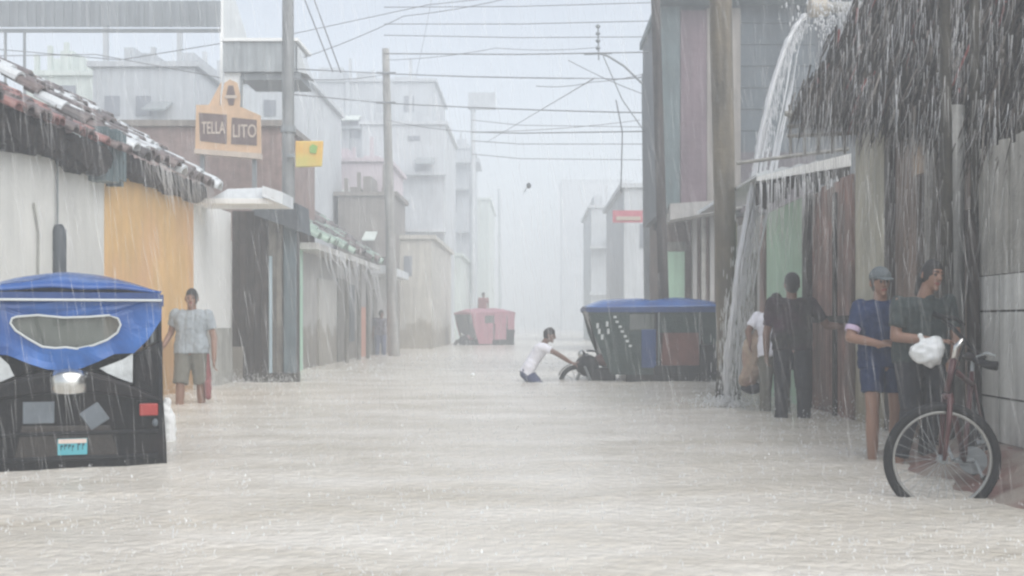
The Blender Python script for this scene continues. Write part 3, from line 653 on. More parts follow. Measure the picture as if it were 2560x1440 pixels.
# the far verge leans in towards the ridge
SL = 4.6
def edge_at(t):
    k = t*(len(edge)-1); i = min(int(k), len(edge)-2); return edge[i].lerp(edge[i+1], k-i)
g = MB(); nE = 40
for i in range(nE):
    e0, e1 = edge_at(i/nE), edge_at((i+1)/nE)
    for off in (0,):
        A0, A1 = e0+Vector((.12, .02, .12)), e1+Vector((.12, .02, .12)); B0, B1 = A0+up*SL, A1+up*SL
        dn = Vector((.16, 0, -.10))
        g.add([A0, A1, B1, B0, A0+dn, A1+dn, B1+dn, B0+dn], [(0, 1, 2, 3), (7, 6, 5, 4), (0, 4, 5, 1), (1, 5, 6, 2), (2, 6, 7, 3), (3, 7, 4, 0)])
g.build('roof', M_straw[0], th)
rg = random.Random(21); g = MB()
def strand(p, d, L, w_, mi):
    d = d.normalized(); s = d.cross(Vector((rg.uniform(-1, 1), rg.uniform(-1, 1), .2))).normalized()*w_; n2 = d.cross(s).normalized()*w_
    mid = p+d*L*.55; tip = p+d*L+Vector((0, 0, -.05*L))
    vs = [p+s, p-s*.5+n2*.8, p-s*.5-n2*.8, mid+s*.8, mid-s*.4+n2*.6, mid-s*.4-n2*.6, tip]
    g.add(vs, [(0, 1, 4, 3), (1, 2, 5, 4), (2, 0, 3, 5), (3, 4, 6), (4, 5, 6), (5, 3, 6)], mi)
for i in range(7800):
    t = rg.random(); s = rg.random()**1.15*SL; e = edge_at(t)+Vector((.08, 0, .06))+up*s
    clump = noise.noise(Vector((t*14, s*1.6, 0)))
    d = -up*.6+Vector((rg.uniform(-.45, .3), rg.uniform(-.4, .3), -1.0))
    mi = rg.choices((0, 1, 2, 3), (6+5*clump, 3, .8-.6*clump, .25))[0] if clump > -.5 else 1
    strand(e+Vector((-rg.uniform(0, .16), 0, rg.uniform(-.05, .08))), d, rg.uniform(.22, .6), rg.uniform(.005, .015), mi)
for i in range(1500):                                 # hanging fringe
    t = rg.random(); e = edge_at(t)+Vector((rg.uniform(-.06, .16), 0, rg.uniform(0, .12)))
    strand(e, Vector((rg.uniform(-.12, .08), rg.uniform(-.1, .1), -1)), rg.uniform(.12, .42)*(1+.6*noise.noise(Vector((t*20, 0, 1)))), rg.uniform(.004, .010), rg.choices((0, 1, 2), (4, 3, 1))[0])
for i in range(700):                                  # ragged far verge
    s = rg.random()*SL; e = edge[0]+Vector((.1, .03, .1))+up*s
    strand(e, Vector((rg.uniform(-.7, .05), rg.uniform(-.1, .35), -.9)), rg.uniform(.15, .45), rg.uniform(.004, .010), rg.choices((0, 1, 2), (4, 3, 1))[0])
g.build('thatch', M_straw, th)

fe = thing('board_fence', 'grey vertical board fence with white lower panels at the right edge', 'fence', (WX, 8, .15))
g = MB(); planks(g, 'x', WX-.03, 6.0, 9.2, 1.40, 2.34, .105, .025, .005, .03); g.build('upper_boards', M_lightwood, fe)
g = MB()
for d0, d1 in ((6.0, 7.4), (7.4, 8.72), (8.72, 9.2)):
    for z0, z1 in ((.17, .50), (.50, 1.13), (1.13, 1.40)): g.box(WX-.055, WX-.03, d0+.012, d1-.012, z0+.008, z1-.008)
g.build('white_panels', mat('white_washed_board', (.60, .60, .57), .55, .12, 3, .25, .3), fe)
MB().box(WX-.029, WX+.02, 6.0, 9.21, .16, 1.41).build('backing', M_darkwood, fe)
g = MB()
for d in (6.1, 7.4, 8.72): g.box(WX+.021, WX+.1, d, d+.09, -.3, 2.4)
g.build('posts', M_greywood, fe)
o_ = MB()
nn = 24
def apron(x, d): return -.09+.26*min(1, max(0, (x-2.42)/.85))+.035*noise.noise(Vector((x*3, d*2.2, 0)))+.015*noise.noise(Vector((x*11, d*9, 0)))-.05*max(0, (7.2-d))*.4
vs = []; xs_ = [2.1+i*(WX-2.1)/nn for i in range(nn+1)]; ys2 = [5.6+j*(9.6-5.6)/30 for j in range(31)]
for d in ys2:
    for x in xs_: vs.append((x, d, apron(x, d)))
o_.add(vs, [(j*(nn+1)+i, j*(nn+1)+i+1, (j+1)*(nn+1)+i+1, (j+1)*(nn+1)+i) for j in range(30) for i in range(nn)])
mbk = mat('wet_red_brick_paving', (.20, .105, .09), .3, .4, 5, .4, 0, col2=(.34, .29, .25), thr=(.40, .58))
o_.build('pavement', mbk, smooth=True)['kind'] = 'structure'
MB().box(3.33, WX-.031, 5.8, 9.2, .02, .168).build('brick_kerb', mat('red_brick', (.25, .09, .08), .5, .3, 8, .4), None, bevel=.01)['kind'] = 'structure'

# far right
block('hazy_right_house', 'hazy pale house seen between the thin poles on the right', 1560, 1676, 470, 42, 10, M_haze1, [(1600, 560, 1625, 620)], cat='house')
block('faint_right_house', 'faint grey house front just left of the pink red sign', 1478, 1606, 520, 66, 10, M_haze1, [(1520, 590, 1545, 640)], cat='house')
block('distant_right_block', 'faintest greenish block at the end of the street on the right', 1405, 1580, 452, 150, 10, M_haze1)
ss = thing('street_sign', 'hazy pink red shop sign hanging left of the thin right poles', 'sign', W(1580, 545, 36))
a, b = W(1532, 556, 36), W(1618, 526, 36)
MB().box(a.x, b.x, 36, 36.08, a.z, b.z).build('board', M_pinksign, ss)
MB().box(b.x, W(1652, 0, 36).x, 36.02, 36.06, b.z-.08, b.z).build('bracket', M_pinksign, ss)
MB().box(a.x+.1, b.x-.2, 35.97, 36.0, a.z+.06, a.z+.18).build('lettering_band', M_signtext, ss)

# ------------------------------------------------------------------ wires and bird
def wire(pts, d, r=.012, sag=0, label='thin overhead wire strung across the street in the hazy sky', group='overhead wires'):
    P = []
    for (a, b) in zip(pts[:-1], pts[1:]):
        for k in range(8):
            t = k/8; P.append(W(a[0]+(b[0]-a[0])*t, a[1]+(b[1]-a[1])*t+sag*4*t*(1-t), d if not isinstance(d, tuple) else d[0]+(d[1]-d[0])*t))
    P.append(W(pts[-1][0], pts[-1][1], d if not isinstance(d, tuple) else d[1]))
    tag(MB().tube(P, r, 5).build('overhead_wire', M_wire), label, 'wire', group)
wire([(735, 172), (965, 184)], (22.6, 36.9), .014); wire([(966, 184), (1500, 196), (1612, 192)], (36.9, 31), .017, 3)
wire([(735, 236), (966, 258)], (22.6, 36.9), .014); wire([(966, 258), (1616, 282)], (36.9, 31), .016, 3)
wire([(735, 196), (966, 186)], (22.6, 36.9), .012, 8)
wire([(735, 84), (1070, 12), (1280, -10)], 30, .010)
for y0_, y1_, d in ((18, 6, 26), (60, 52, 26), (88, 92, 27), (134, 130, 27), (330, 328, 28), (352, 360, 30), (385, 400, 32), (300, 318, 34)):
    wire([(960 if d < 28 else 1180, y0_), (1300, (y0_+y1_)/2+4), (1645, y1_)], d, .009 if y0_ not in (330, 134) else .013)
for P_, d_ in (([(740, 150), (1010, 40), (1300, -12)], 27), ([(966, 150), (1240, 120), (1500, 118)], 33), ([(1340, 215), (1480, 205), (1640, 175)], 30), ([(1080, -10), (1040, 190)], 44), ([(966, 300), (1200, 330), (1600, 300)], 34), ([(1420, 150), (1640, 246)], 29)):
    wire(P_, d_, .009, 6)
wire([(1215, 356), (1485, 196)], (60, 31), .016, label='thin wire climbing steeply to the slanting bracket on the right')
wire([(758, -10), (832, 180)], 23, .012, label='steep pair of wires dropping beside the top of the left pole')
wire([(782, -10), (852, 182)], 23, .012, label='steep pair of wires dropping beside the top of the left pole')
wire([(1540, 250), (1556, 330), (1552, 480)], 30.5, .016, label='loose wire hanging below the slanting bracket on the right')
wire([(-20, 122), (300, 150), (556, 108)], 29, .010, label='drooping wire beneath the tin canopy at upper left')
wire([(-20, 140), (240, 136), (560, 196)], 31, .012, label='drooping wire beneath the tin canopy at upper left')
bd = MB(); p = W(1322, 464, 34)
bd.ell(p, (.04, .10, .05), nu=10, nv=6)
for s in (-1, 1): bd.add([p+Vector((0, -.05, .02)), p+Vector((0, .06, .02)), p+Vector((s*.05-.05, .05, .16*s+.03)), p+Vector((s*.03-.03, -.03, .12*s+.02)), p+Vector((0, 0, .035))], [(0, 1, 2, 3), (0, 4, 3), (1, 4, 2), (3, 4, 2)])
bd.v = [tuple(p+(Vector(q)-p)*1.7) for q in bd.v]
tag(bd.build('bird', M_slate, smooth=True), 'small dark bird flying above the middle of the street', 'bird')

# ------------------------------------------------------------------ mototaxis (x right, y towards its front, z up from the water)
def mototaxi(label, loc, rz, canvas, valance, side, cabin, detail=0, lamp_plate=True, group='mototaxis caught in the flood'):
    t = thing('mototaxi', label, 'mototaxi', loc, group, rz)
    w_ = .655; ny, nx = 28, 18; yb_, yf_ = -.06, 2.42
    def zt(x, y):
        u = abs(x)/w_; k = (y-yb_)/(yf_-yb_)
        ends = min(1, (k/.16))**.6*min(1, ((1-k)/.14))**.7
        hoop = .80+.20*abs(math.cos(k*math.pi*3))
        return 1.245+.03*(1-k)+(.165*hoop*(.55+.45*ends))*(1-u**2.2)*(.35+.65*ends)
    g = MB(); vs = []
    for j in range(ny+1):
        y = yb_+(yf_-yb_)*j/ny
        for i in range(nx+1):
            x = -w_+2*w_*i/nx; vs.append((x, y, zt(x, y)+.016*noise.noise(Vector((x*4, y*3.3, loc[1])))*(1-(abs(x)/w_)**4)))
    n1 = len(vs); vs += [(x*.985, y, z-.02) for x, y, z in vs]
    fs = [(j*(nx+1)+i, j*(nx+1)+i+1, (j+1)*(nx+1)+i+1, (j+1)*(nx+1)+i) for j in range(ny) for i in range(nx)]
    fs += [tuple(n1+q for q in reversed(f)) for f in fs]
    per = [i for i in range(nx+1)]+[j*(nx+1)+nx for j in range(1, ny+1)]+[ny*(nx+1)+i for i in range(nx-1, -1, -1)]+[j*(nx+1) for j in range(ny-1, 0, -1)]
    fs += [(a, per[(k+1) % len(per)], n1+per[(k+1) % len(per)], n1+a) for k, a in enumerate(per)]
    g.add(vs, fs); cano = g.build('canopy', canvas, t, smooth=True, world=False)
    g = MB()
    for s in (-1, 1): g.box(s*w_-.012, s*w_+.012, yb_, yf_, 1.165, 1.25)
    g.box(-w_+.012, w_-.012, yb_-.012, yb_+.012, 1.205, 1.262); g.box(-w_+.012, w_-.012, yf_-.012, yf_+.012, 1.18, 1.245)
    g.build('valance', valance, t, world=False)
    MB().tube([(-w_, yb_-.02, 1.207), (w_, yb_-.02, 1.207)], .009, 6).build('valance_piping', M_trim, t, world=False)
    # rear curtain with an eye shaped window
    def px(x, y): return ((x-165)/349, H+(HY-y)/349)
    outer = [px(-70, 738), px(396, 738), px(392, 800), px(360, 850), px(326, 884), px(280, 886), px(240, 905), px(200, 922), px(160, 928), px(120, 922), px(80, 908), px(30, 886), px(-20, 884), px(-60, 850)]
    inner = [px(52, 792), px(100, 788), px(160, 794), px(220, 792), px(268, 788), px(288, 796), px(294, 812), px(286, 832), px(262, 850), px(228, 864), px(190, 872), px(165, 868), px(140, 870), px(110, 866), px(78, 846), px(50, 826), px(38, 808), px(42, 796)]
    bm = bmesh.new()
    vo = [bm.verts.new((x, yb_+.02+.10*max(0, 1.2-z)*.4, z)) for x, z in outer]; vi = [bm.verts.new((x, yb_+.02+.10*max(0, 1.2-z)*.4, z)) for x, z in inner]
    ed = [bm.edges.new((vo[i], vo[(i+1) % len(vo)])) for i in range(len(vo))]+[bm.edges.new((vi[i], vi[(i+1) % len(vi)])) for i in range(len(vi))]
    bmesh.ops.triangle_fill(bm, use_beauty=True, edges=ed)
    bmesh.ops.subdivide_edges(bm, edges=bm.edges[:], cuts=2, use_grid_fill=True)
    for v in bm.verts: v.co.y += .035*noise.noise(Vector((v.co.x*6+v.co.z*3, v.co.z*5, 2)))
    me = bpy.data.meshes.new('rear_curtain'); bm.to_mesh(me); bm.free()
    o = link_mesh('rear_curtain', me, [canvas], t); so = o.modifiers.new('solid', 'SOLIDIFY'); so.thickness = .012
    yw = yb_+.045
    cen = (sum(p[0] for p in inner)/len(inner), sum(p[1] for p in inner)/len(inner))
    wn = MB().prism([(cen[0]+(x-cen[0])*1.02, cen[1]+(z-cen[1])*1.02) for x, z in inner], 'y', yw+.012, yw+.016).build('rear_window', M_clear, t, world=False)
    MB().tube([(x, yb_+.012+.04*max(0, 1.2-z), z) for x, z in inner+inner[:1]], .008, 6).build('window_piping', M_trim, wn, world=False)
    # body below
    bo = [px(-68, 960), px(0, 962), px(60, 940), px(110, 928), px(165, 922), px(220, 928), px(275, 945), px(325, 968), px(326, 890), px(396, 850), px(398, 1000), px(406, 1120), px(408, 1172), px(398, 1240), px(-68, 1240)]
    MB().prism(bo, 'y', 0.0, .42).build('trunk', M_black, t, world=False, bevel=.02)
    MB().box(-.62, .62, .43, 1.72, -.28, .28).build('floor_tub', M_black, t, world=False, bevel=.03)
    MB().prism([px(-66, 1004), px(-66, 972), px(10, 958), px(90, 938), px(165, 930), px(240, 940), px(312, 962), px(392, 1000), px(394, 1012), px(312, 996), px(240, 984), px(165, 980), px(90, 986), px(10, 996)], 'y', -.055, -.0015).build('trunk_lid', M_black, t, world=False, bevel=.018)
    for zy, rr_ in ((1083, .014), (1146, .018)):
        zq = px(0, zy)[1]; MB().tube([(-.63, -.03, zq), (.63, -.03, zq)], rr_, 8).build('rear_rail', M_rubber, t, smooth=True, world=False)
    MB().prism([px(45, 1150), px(62, 1062), px(270, 1066), px(290, 1150)], 'y', -.02, -.0018).build('recess_panel', mat('brown_black_panel', (.022, .017, .014), .5, .4, 5, .3), t, world=False, bevel=.008)
    for a_, b_, c_, d_ in ((244, 898, 322, 880), (-2, 884, 44, 934)):
        if a_ > 0: pl_ = [px(244, 922), px(300, 900), px(324, 884), px(323, 960), px(296, 950), px(262, 934)]
        else: pl_ = [px(-10, 888), px(12, 888), px(34, 910), px(46, 938), px(20, 950), px(-10, 962)]
        MB().prism(pl_, 'y', -.012, -.001).build('flap', mat('worn_white_plastic', (.50, .53, .54), .35, .25, 7, .2, .1), t, world=False)
    g = MB(); rp = [(.135, .60), (.150, .585), (.150, .54), (.128, .535)]
    g.tube([(0.02, .03, .53), (0.02, .03, .55), (0.02, .03, .665), (.02, .03, .70), (.02, .03, .72)], [.125, .148, .148, .12, .02], 24); g.build('steel_bowl', M_chrome, t, smooth=True, world=False)
    for (cx_, cy_, hw, hh, rot) in ((102, 1030, .105, .078, 0), (232, 1042, .075, .075, .6)):
        x, z = px(cx_, cy_); q = [(-hw, -hh), (hw, -hh), (hw, hh), (-hw, hh)]
        MB().prism([(x+a*math.cos(rot)-b*math.sin(rot), z+a*math.sin(rot)+b*math.cos(rot)) for a, b in q], 'y', -.022, -.002).build('reflector_panel', M_greyplast, t, world=False, bevel=.006)
    for s, xx in ((1, 362), (-1, -28)):
        x, z = px(xx, 1028)
        lp = MB().box(x-.065, x+.065, -.05, -.002, z-.045, z+.045).build('taillight', M_redlamp, t, world=False, bevel=.01)
        MB().box(x-.08, x+.08, -.03, -.0015, z+.047, z+.065).build('lamp_hood', M_black, lp, world=False)
        MB().ell((px(378 if s > 0 else 0, 1060)[0]-(.0 if s > 0 else .12), -.012, px(0, 1062)[1]), (.022, .02, .03), nu=10, nv=6).build('reflector', M_greyplast, t, world=False)
    if lamp_plate:
        x0, z0 = px(146, 1136); x1, z1 = px(215, 1096)
        pt_ = MB().box(x0, x1, -.045, -.0205, z0, z1).build('number_plate', M_plate, t, world=False)
        MB().box(x0+.004, x1-.004, -.048, -.0455, z1-.032, z1-.002).build('plate_band', M_platetop, pt_, world=False)
        g = MB()                                      # blurred dark characters: three low ones, a gap, two tall ones
        for k, (fx, w2, h0, h1) in enumerate(((.14, .09, .30, .62), (.27, .10, .34, .66), (.40, .09, .36, .64), (.52, .07, .22, .60), (.72, .10, .28, .72), (.87, .08, .30, .70))):
            cx_ = x0+(x1-x0)*fx; ww = (x1-x0)*w2*.5; g.box(cx_-ww, cx_-ww*.3, -.048, -.0455, z0+(z1-z0)*h0, z0+(z1-z0)*h1); g.box(cx_-ww*.3, cx_+ww, -.0478, -.0456, z0+(z1-z0)*(h1-.14), z0+(z1-z0)*h1)
        g.build('lettering', M_dkteal, pt_, world=False)
    MB().box(-.66, .68, -.045, .02, -.22, -.02).build('bumper', M_rubber, t, world=False, bevel=.02)
    # side curtains, door panels
    for s in (-1, 1):
        X = s*w_; a, b = (X-.018, X) if s > 0 else (X, X+.018)
        MB().prism([(-.02, 1.2), (.40, 1.18), (.36, .70), (.30, .30), (-.02, .28)], 'x', a, b).build('rear_side_curtain', M_blackcloth if detail == 1 else side, t, world=False)
        MB().prism([(1.22, 1.19), (1.72, 1.19), (1.72, 1.17), (1.74, 1.17), (2.40, 1.22), (2.30, .80), (2.10, .30), (1.98, .06), (1.50, .06), (1.24, .06), (1.24, .84), (1.66, .84), (1.66, 1.13), (1.22, 1.13)], 'x', a, b).build('front_side_curtain', side, t, world=False)
        wq = MB().box(a+.004, b-.004, 1.22, 1.66, .84, 1.13).build('side_window', M_clear, t, world=False)
        MB().box(a-.006, b+.006, 1.19, 1.45, .18, .86).build('door_panel', valance, t, world=False, bevel=.01)
        MB().prism([(.34, .22), (1.10, .22), (1.06, .80), (.80, .86), (.40, .80)], 'x', a+.03*(-s), b+.03*(-s)).build('passenger_curtain', cabin, t, world=False)
        if detail != 1: MB().box(a+.02, b-.004, .40, 1.14, .80, 1.18).build('upper_curtain', side, t, world=False)
        MB().tube([(X-s*.02, 1.14, 1.19), (X-s*.02, 1.14, .1)], .016, 8).build('roof_post', M_steel, t, world=False)
        MB().tube([(X-s*.02, .42, 1.19), (X-s*.02, .40, .1)], .016, 8).build('roof_post', M_steel, t, world=False)
        MB().box(a-.01, b+.01, .30, 1.22, .06, .22).build('sill', M_black, t, world=False, bevel=.01)
        wh_ = MB(); cxw = s*.50
        wh_.tube([(cxw-.05, .62, -.16), (cxw+.05, .62, -.16)], .25, 24); wo = wh_.build('wheel', M_rubber, t, smooth=False, world=False, bevel=.02)
        MB().tube([(cxw-.055, .62, -.16), (cxw+.055, .62, -.16)], .15, 18).build('rim', M_steel, wo, world=False)
        if detail == 2:                                # white painted decoration on the side curtain
            g = MB()
            for k in range(7):
                yy = 1.92-.045*k+.01*(k % 2); zz = 1.08-.085*k
                g.box(a-.004, b+.004, yy-.03, yy+.025, zz-.022, zz+.018)
            for k, (yy, zz) in enumerate(((2.23, .92), (2.20, .82), (2.15, .72), (2.06, .95), (2.04, .82))):
                g.box(a-.004, b+.004, yy-.025, yy+.02, zz-.04, zz+.05)
            g.build('painted_lettering', M_trim, t, world=False)
    # seat, windscreen
    MB().box(-.56, .56, .48, .92, .28, .42).build('seat', cabin, t, world=False, bevel=.04)
    MB().box(-.56, .56, .44, .54, .43, .82).build('backrest', cabin, t, world=False, bevel=.04)
    MB().box(-.19, .19, 1.42, 1.92, .24, .36).build('driver_seat', M_black, t, world=False, bevel=.04)
    ws = MB().add([(-.60, 2.06, .30), (.60, 2.06, .30), (.63, 2.38, 1.20), (-.63, 2.38, 1.20), (-.60, 2.08, .30), (.60, 2.08, .30), (.63, 2.40, 1.20), (-.63, 2.40, 1.20)],
                  [(0, 1, 2, 3), (7, 6, 5, 4), (0, 4, 5, 1), (1, 5, 6, 2), (2, 6, 7, 3), (3, 7, 4, 0)]).build('windscreen', M_clear, t, world=False)
    g = MB(); g.tube([(-.6, 2.06, .30), (-.63, 2.39, 1.2), (.63, 2.39, 1.2), (.6, 2.06, .30)], .02, 8); g.tube([(-.16, 2.2, .5), (-.32, 2.36, 1.15)], .02, 6)
    g.build('windscreen_frame', M_black, ws, world=False)
    # front half of the motorcycle
    wc = (0, 2.56, -.10); g = MB(); g.tube([(0, wc[1]+.27*math.cos(a*math.pi/14), wc[2]+.27*math.sin(a*math.pi/14)) for a in range(29)], .045, 8, cap=False); wo = g.build('front_wheel', M_rubber, t, smooth=True, world=False)
    g = MB()
    for k in range(10): g.tube([wc, (0, wc[1]+.25*math.cos(k*math.pi/5), wc[2]+.25*math.sin(k*math.pi/5))], .006, 4)
    g.build('spokes', M_steel, wo, world=False)
    g = MB()
    for s in (-1, 1): g.tube([(s*.08, wc[1], wc[2]), (s*.09, 2.36, .42)], .022, 8)
    g.build('fork', M_steel, t, world=False)
    pts_ = [(-.03+.06*(k % 2), wc[1]+.34*math.cos(R(20+k*14)), wc[2]+.34*math.sin(R(20+k*14))) for k in range(10)]
    g = MB()
    for k in range(9):
        a, b = R(20+k*14), R(34+k*14); r = .335
        g.add([(-.07, wc[1]+r*math.cos(a), wc[2]+r*math.sin(a)), (.07, wc[1]+r*math.cos(a), wc[2]+r*math.sin(a)), (.07, wc[1]+r*math.cos(b), wc[2]+r*math.sin(b)), (-.07, wc[1]+r*math.cos(b), wc[2]+r*math.sin(b)),
               (-.07, wc[1]+(r+.012)*math.cos(a), wc[2]+(r+.012)*math.sin(a)), (.07, wc[1]+(r+.012)*math.cos(a), wc[2]+(r+.012)*math.sin(a)), (.07, wc[1]+(r+.012)*math.cos(b), wc[2]+(r+.012)*math.sin(b)), (-.07, wc[1]+(r+.012)*math.cos(b), wc[2]+(r+.012)*math.sin(b))],
              [(0, 1, 2, 3), (7, 6, 5, 4), (0, 4, 5, 1), (1, 5, 6, 2), (2, 6, 7, 3), (3, 7, 4, 0)])
    g.build('mudguard', M_black, t, world=False)
    MB().ell((0, 2.36, .20), (.24, .22, .20), nu=16, nv=10).build('front_cowl', M_black, t, smooth=True, world=False)
    MB().tube([(-.30, 2.30, -.1), (-.32, 2.42, .18), (.32, 2.42, .18), (.30, 2.30, -.1)], .022, 8).build('crash_bar', M_steel, t, world=False)
    hl_ = MB().ell((0, 2.46, .40), (.085, .07, .085), nu=14, nv=8).build('headlight', M_chrome, t, smooth=True, world=False)
    MB().tube([(-.34, 2.22, .46), (-.20, 2.34, .47), (0, 2.36, .46), (.20, 2.34, .47), (.34, 2.22, .46)], .015, 8).build('handlebar', M_black, t, world=False)
    MB().ell((0, 2.02, .30), (.14, .24, .12), nu=14, nv=8).build('fuel_tank', cabin if detail != 1 else M_black, t, smooth=True, world=False)
    MB().box(-.17, .17, 1.85, 2.35, -.20, .16).build('engine', M_black, t, world=False, bevel=.04)
    return t
mototaxi('large blue canvas mototaxi seen from behind with an eye shaped rear window', (-3.34, 8.6, 0), R(20), M_blue, M_bluelite, M_blackcloth, M_black, 1)
mototaxi('blue roofed mototaxi standing crosswise with dark decorated side curtains, pushed by a man', (3.36, 21.9, .06), R(92), M_blue, M_bluelite, M_greencloth, M_brownred, 2, False)
rm_ = mototaxi('faint red mototaxi half lost in the rain at the end of the street', (-1.25, 56.0, -.02), R(128), M_redp, M_redp, M_redp, M_redp, 3, False)
rm_.scale = (1.05, 1.0, 1.2)

# ------------------------------------------------------------------ people (image axes: x right, y away, z up, feet on the ground)
def person(label, loc, J, face, skin, hair_m, clothes, s=1.0, vox=.010, hair='short', cap=None, shoes=None, group='people in the flooded street', extra=None):
    t = thing('person', label, 'person', loc, group)
    J = {k: Vector(v) for k, v in J.items()}; f = Vector(face).normalized()
    B = MB(); sl, sr, pl_, pr_ = J['sl'], J['sr'], J['pl'], J['pr']; cen_s = (sl+sr)/2; cen_p = (pl_+pr_)/2
    def torso(m, e, end=1.0):
        pl_, pr_ = sl.lerp(J['pl'], end), sr.lerp(J['pr'], end); cen_p = (pl_+pr_)/2
        a, b = sl.lerp(sr, .22), sr.lerp(sl, .22); wl_, wr_ = a.lerp(pl_, .62).lerp(cen_s.lerp(cen_p, .62), .22), b.lerp(pr_, .62).lerp(cen_s.lerp(cen_p, .62), .22)
        dn = (cen_p-cen_s).normalized()*.06
        for p, w1, q in ((a, wl_, pl_), (b, wr_, pr_)):
            m.capsule(p+dn, .098*s+e, w1, .088*s+e); m.capsule(w1, .088*s+e, q, .098*s+e)
        m.capsule(cen_s+dn*1.2, .105*s+e, cen_p, .105*s+e); m.capsule(sl+dn*.3, .055*s+e, sr+dn*.3, .055*s+e)
    torso(B, -.012)
    hd = J['head']; nk = J['neck']; B.capsule(nk-(hd-nk).normalized()*.05, .06*s, nk.lerp(hd, .7), .052*s)
    z_ = (hd-nk).normalized(); z_ = (z_*.6+Vector((0, 0, 1))*.6).normalized(); y_ = (f-z_*f.dot(z_)).normalized(); x_ = y_.cross(z_)
    M = Matrix((x_, y_, z_)).transposed()
    def hp(a, b, c): return hd+M @ Vector((a*s, b*s, c*s))
    def skull(p, u):
        k = 1-.20*max(0, -u.z)**1.2; return Vector((p.x*k, p.y*(1-.06*max(0, -u.z))+.012*s*max(0, -u.z), p.z))
    B.ell(hd, (.074*s, .094*s, .116*s), M, 20, 14, fn=skull)
    B.capsule(hp(0, .088, .018), .010*s, hp(0, .112, -.022), .016*s); B.capsule(hp(0, .070, -.085), .024*s, hp(0, .078, -.095), .022*s)
    B.capsule(hp(-.03, .082, .03), .014*s, hp(.03, .082, .03), .014*s)
    for q in (-1, 1): B.capsule(hp(q*.074, -.006, .02), .014*s, hp(q*.080, -.012, -.025), .010*s)
    B.capsule(hp(-.02, .084, -.058), .010*s, hp(.02, .084, -.058), .010*s)
    for side, hk in (('l', 'hl'), ('r', 'hr')):
        sh_, el, wr = J['s'+side], J['e'+side], J['w'+side]
        B.capsule(sh_, .054*s, el, .042*s); B.capsule(el, .042*s, el.lerp(wr, .4), .040*s); B.capsule(el.lerp(wr, .4), .040*s, wr, .027*s)
        d = Vector(J[hk]).normalized(); tv = f-d*f.dot(d); tv = tv.normalized() if tv.length > .1 else d.orthogonal().normalized(); nv_ = d.cross(tv)*(1 if side == 'l' else -1)
        pc = wr+d*.085*s
        for k in (-1.4, -.5, .4, 1.3): B.capsule(wr+d*.02*s+tv*k*.013*s, .017*s, pc+tv*k*.017*s, .013*s)
        for k, L in ((-1.5, .058), (-.5, .072), (.5, .078), (1.5, .070)):
            b0 = pc+tv*k*.0175*s; m1 = b0+(d*.85+nv_*.45).normalized()*L*.55*s; B.capsule(b0, .0095*s, m1, .0085*s); B.capsule(m1, .0085*s, m1+(d*.45+nv_*.9).normalized()*L*.5*s, .007*s)
        b0 = wr+d*.03*s+tv*.028*s; m1 = b0+(tv*.7+d*.6+nv_*.2).normalized()*.042*s; B.capsule(b0, .013*s, m1, .0105*s); B.capsule(m1, .0105*s, m1+(d*.9+nv_*.4).normalized()*.032*s, .008*s)
        hp_, kn, an = J['p'+side], J['k'+side], J['a'+side]
        B.capsule(hp_, .080*s, kn, .054*s); B.capsule(kn, .056*s, kn.lerp(an, .35), .056*s); B.capsule(kn.lerp(an, .35), .056*s, an, .038*s)
        ff = Vector((f.x, f.y, 0)); ff = ff.normalized() if ff.length > .05 else Vector((0, -1, 0)); ff = Vector(J.get('toe', ff)).normalized()
        B.capsule(an-Vector((0, 0, .03)), .040*s, an+ff*.15*s-Vector((0, 0, .05)), .032*s)
    me = remesh(B, vox, 3); o = link_mesh('body', me, [skin, M_eye, M_lip], t)
    for p in me.polygons:
        c = p.center
        for q in (-1, 1):
            if (c-hp(q*.031, .092, .008)).length < .013*s or (abs((c-hp(q*.032, .092, .036)).dot(z_)) < .006 and (c-hp(q*.032, .092, .036)).length < .024*s): p.material_index = 1
        e = c-hp(0, .094, -.056)
        if abs(e.dot(z_)) < .009*s and abs(e.dot(x_)) < .024*s and e.length < .04: p.material_index = 2
    # hair or cap
    g = MB()
    def hairfn(p, u):
        front = u.y > .25 and u.z < .42
        side_ = u.z < (-.15 if hair == 'short' else -.45) 
        k = .93 if (front or side_) else 1.0
        return p*k
    g.ell(hp(0, -.006, .012), (.083*s, .102*s, .120*s), M, 22, 16, fn=hairfn)
    if hair == 'bun': g.ell(hp(0, -.115, -.01), (.045*s, .045*s, .05*s), M, 12, 8)
    if hair == 'long':
        for k in (-1, 0, 1): g.capsule(hp(k*.03, -.075, -.02), .045*s, hp(k*.035, -.085, -.15), .03*s)
    link_mesh('hair', remesh(g, .009, 1, .006, len(label)), [hair_m], t)
    if cap:
        g = MB(); g.ell(hp(0, 0, .045), (.090*s, .108*s, .095*s), M, 20, 12, fn=lambda p, u: Vector((p.x, p.y, max(p.z, -.01))))
        cp = link_mesh('cap', remesh(g, .009, 1), [cap], t)
        b_ = MB(); b_.add([hp(-.065, .085, .035), hp(.065, .085, .035), hp(.05, .17, .022), hp(0, .185, .020), hp(-.05, .17, .022), hp(-.065, .085, .047), hp(.065, .085, .047), hp(.05, .17, .032), hp(0, .185, .030), hp(-.05, .17, .032)],
                          [(0, 1, 2, 3, 4), (9, 8, 7, 6, 5), (0, 5, 6, 1), (1, 6, 7, 2), (2, 7, 8, 3), (3, 8, 9, 4), (4, 9, 5, 0)])
        b_.build('brim', cap, cp, world=False)
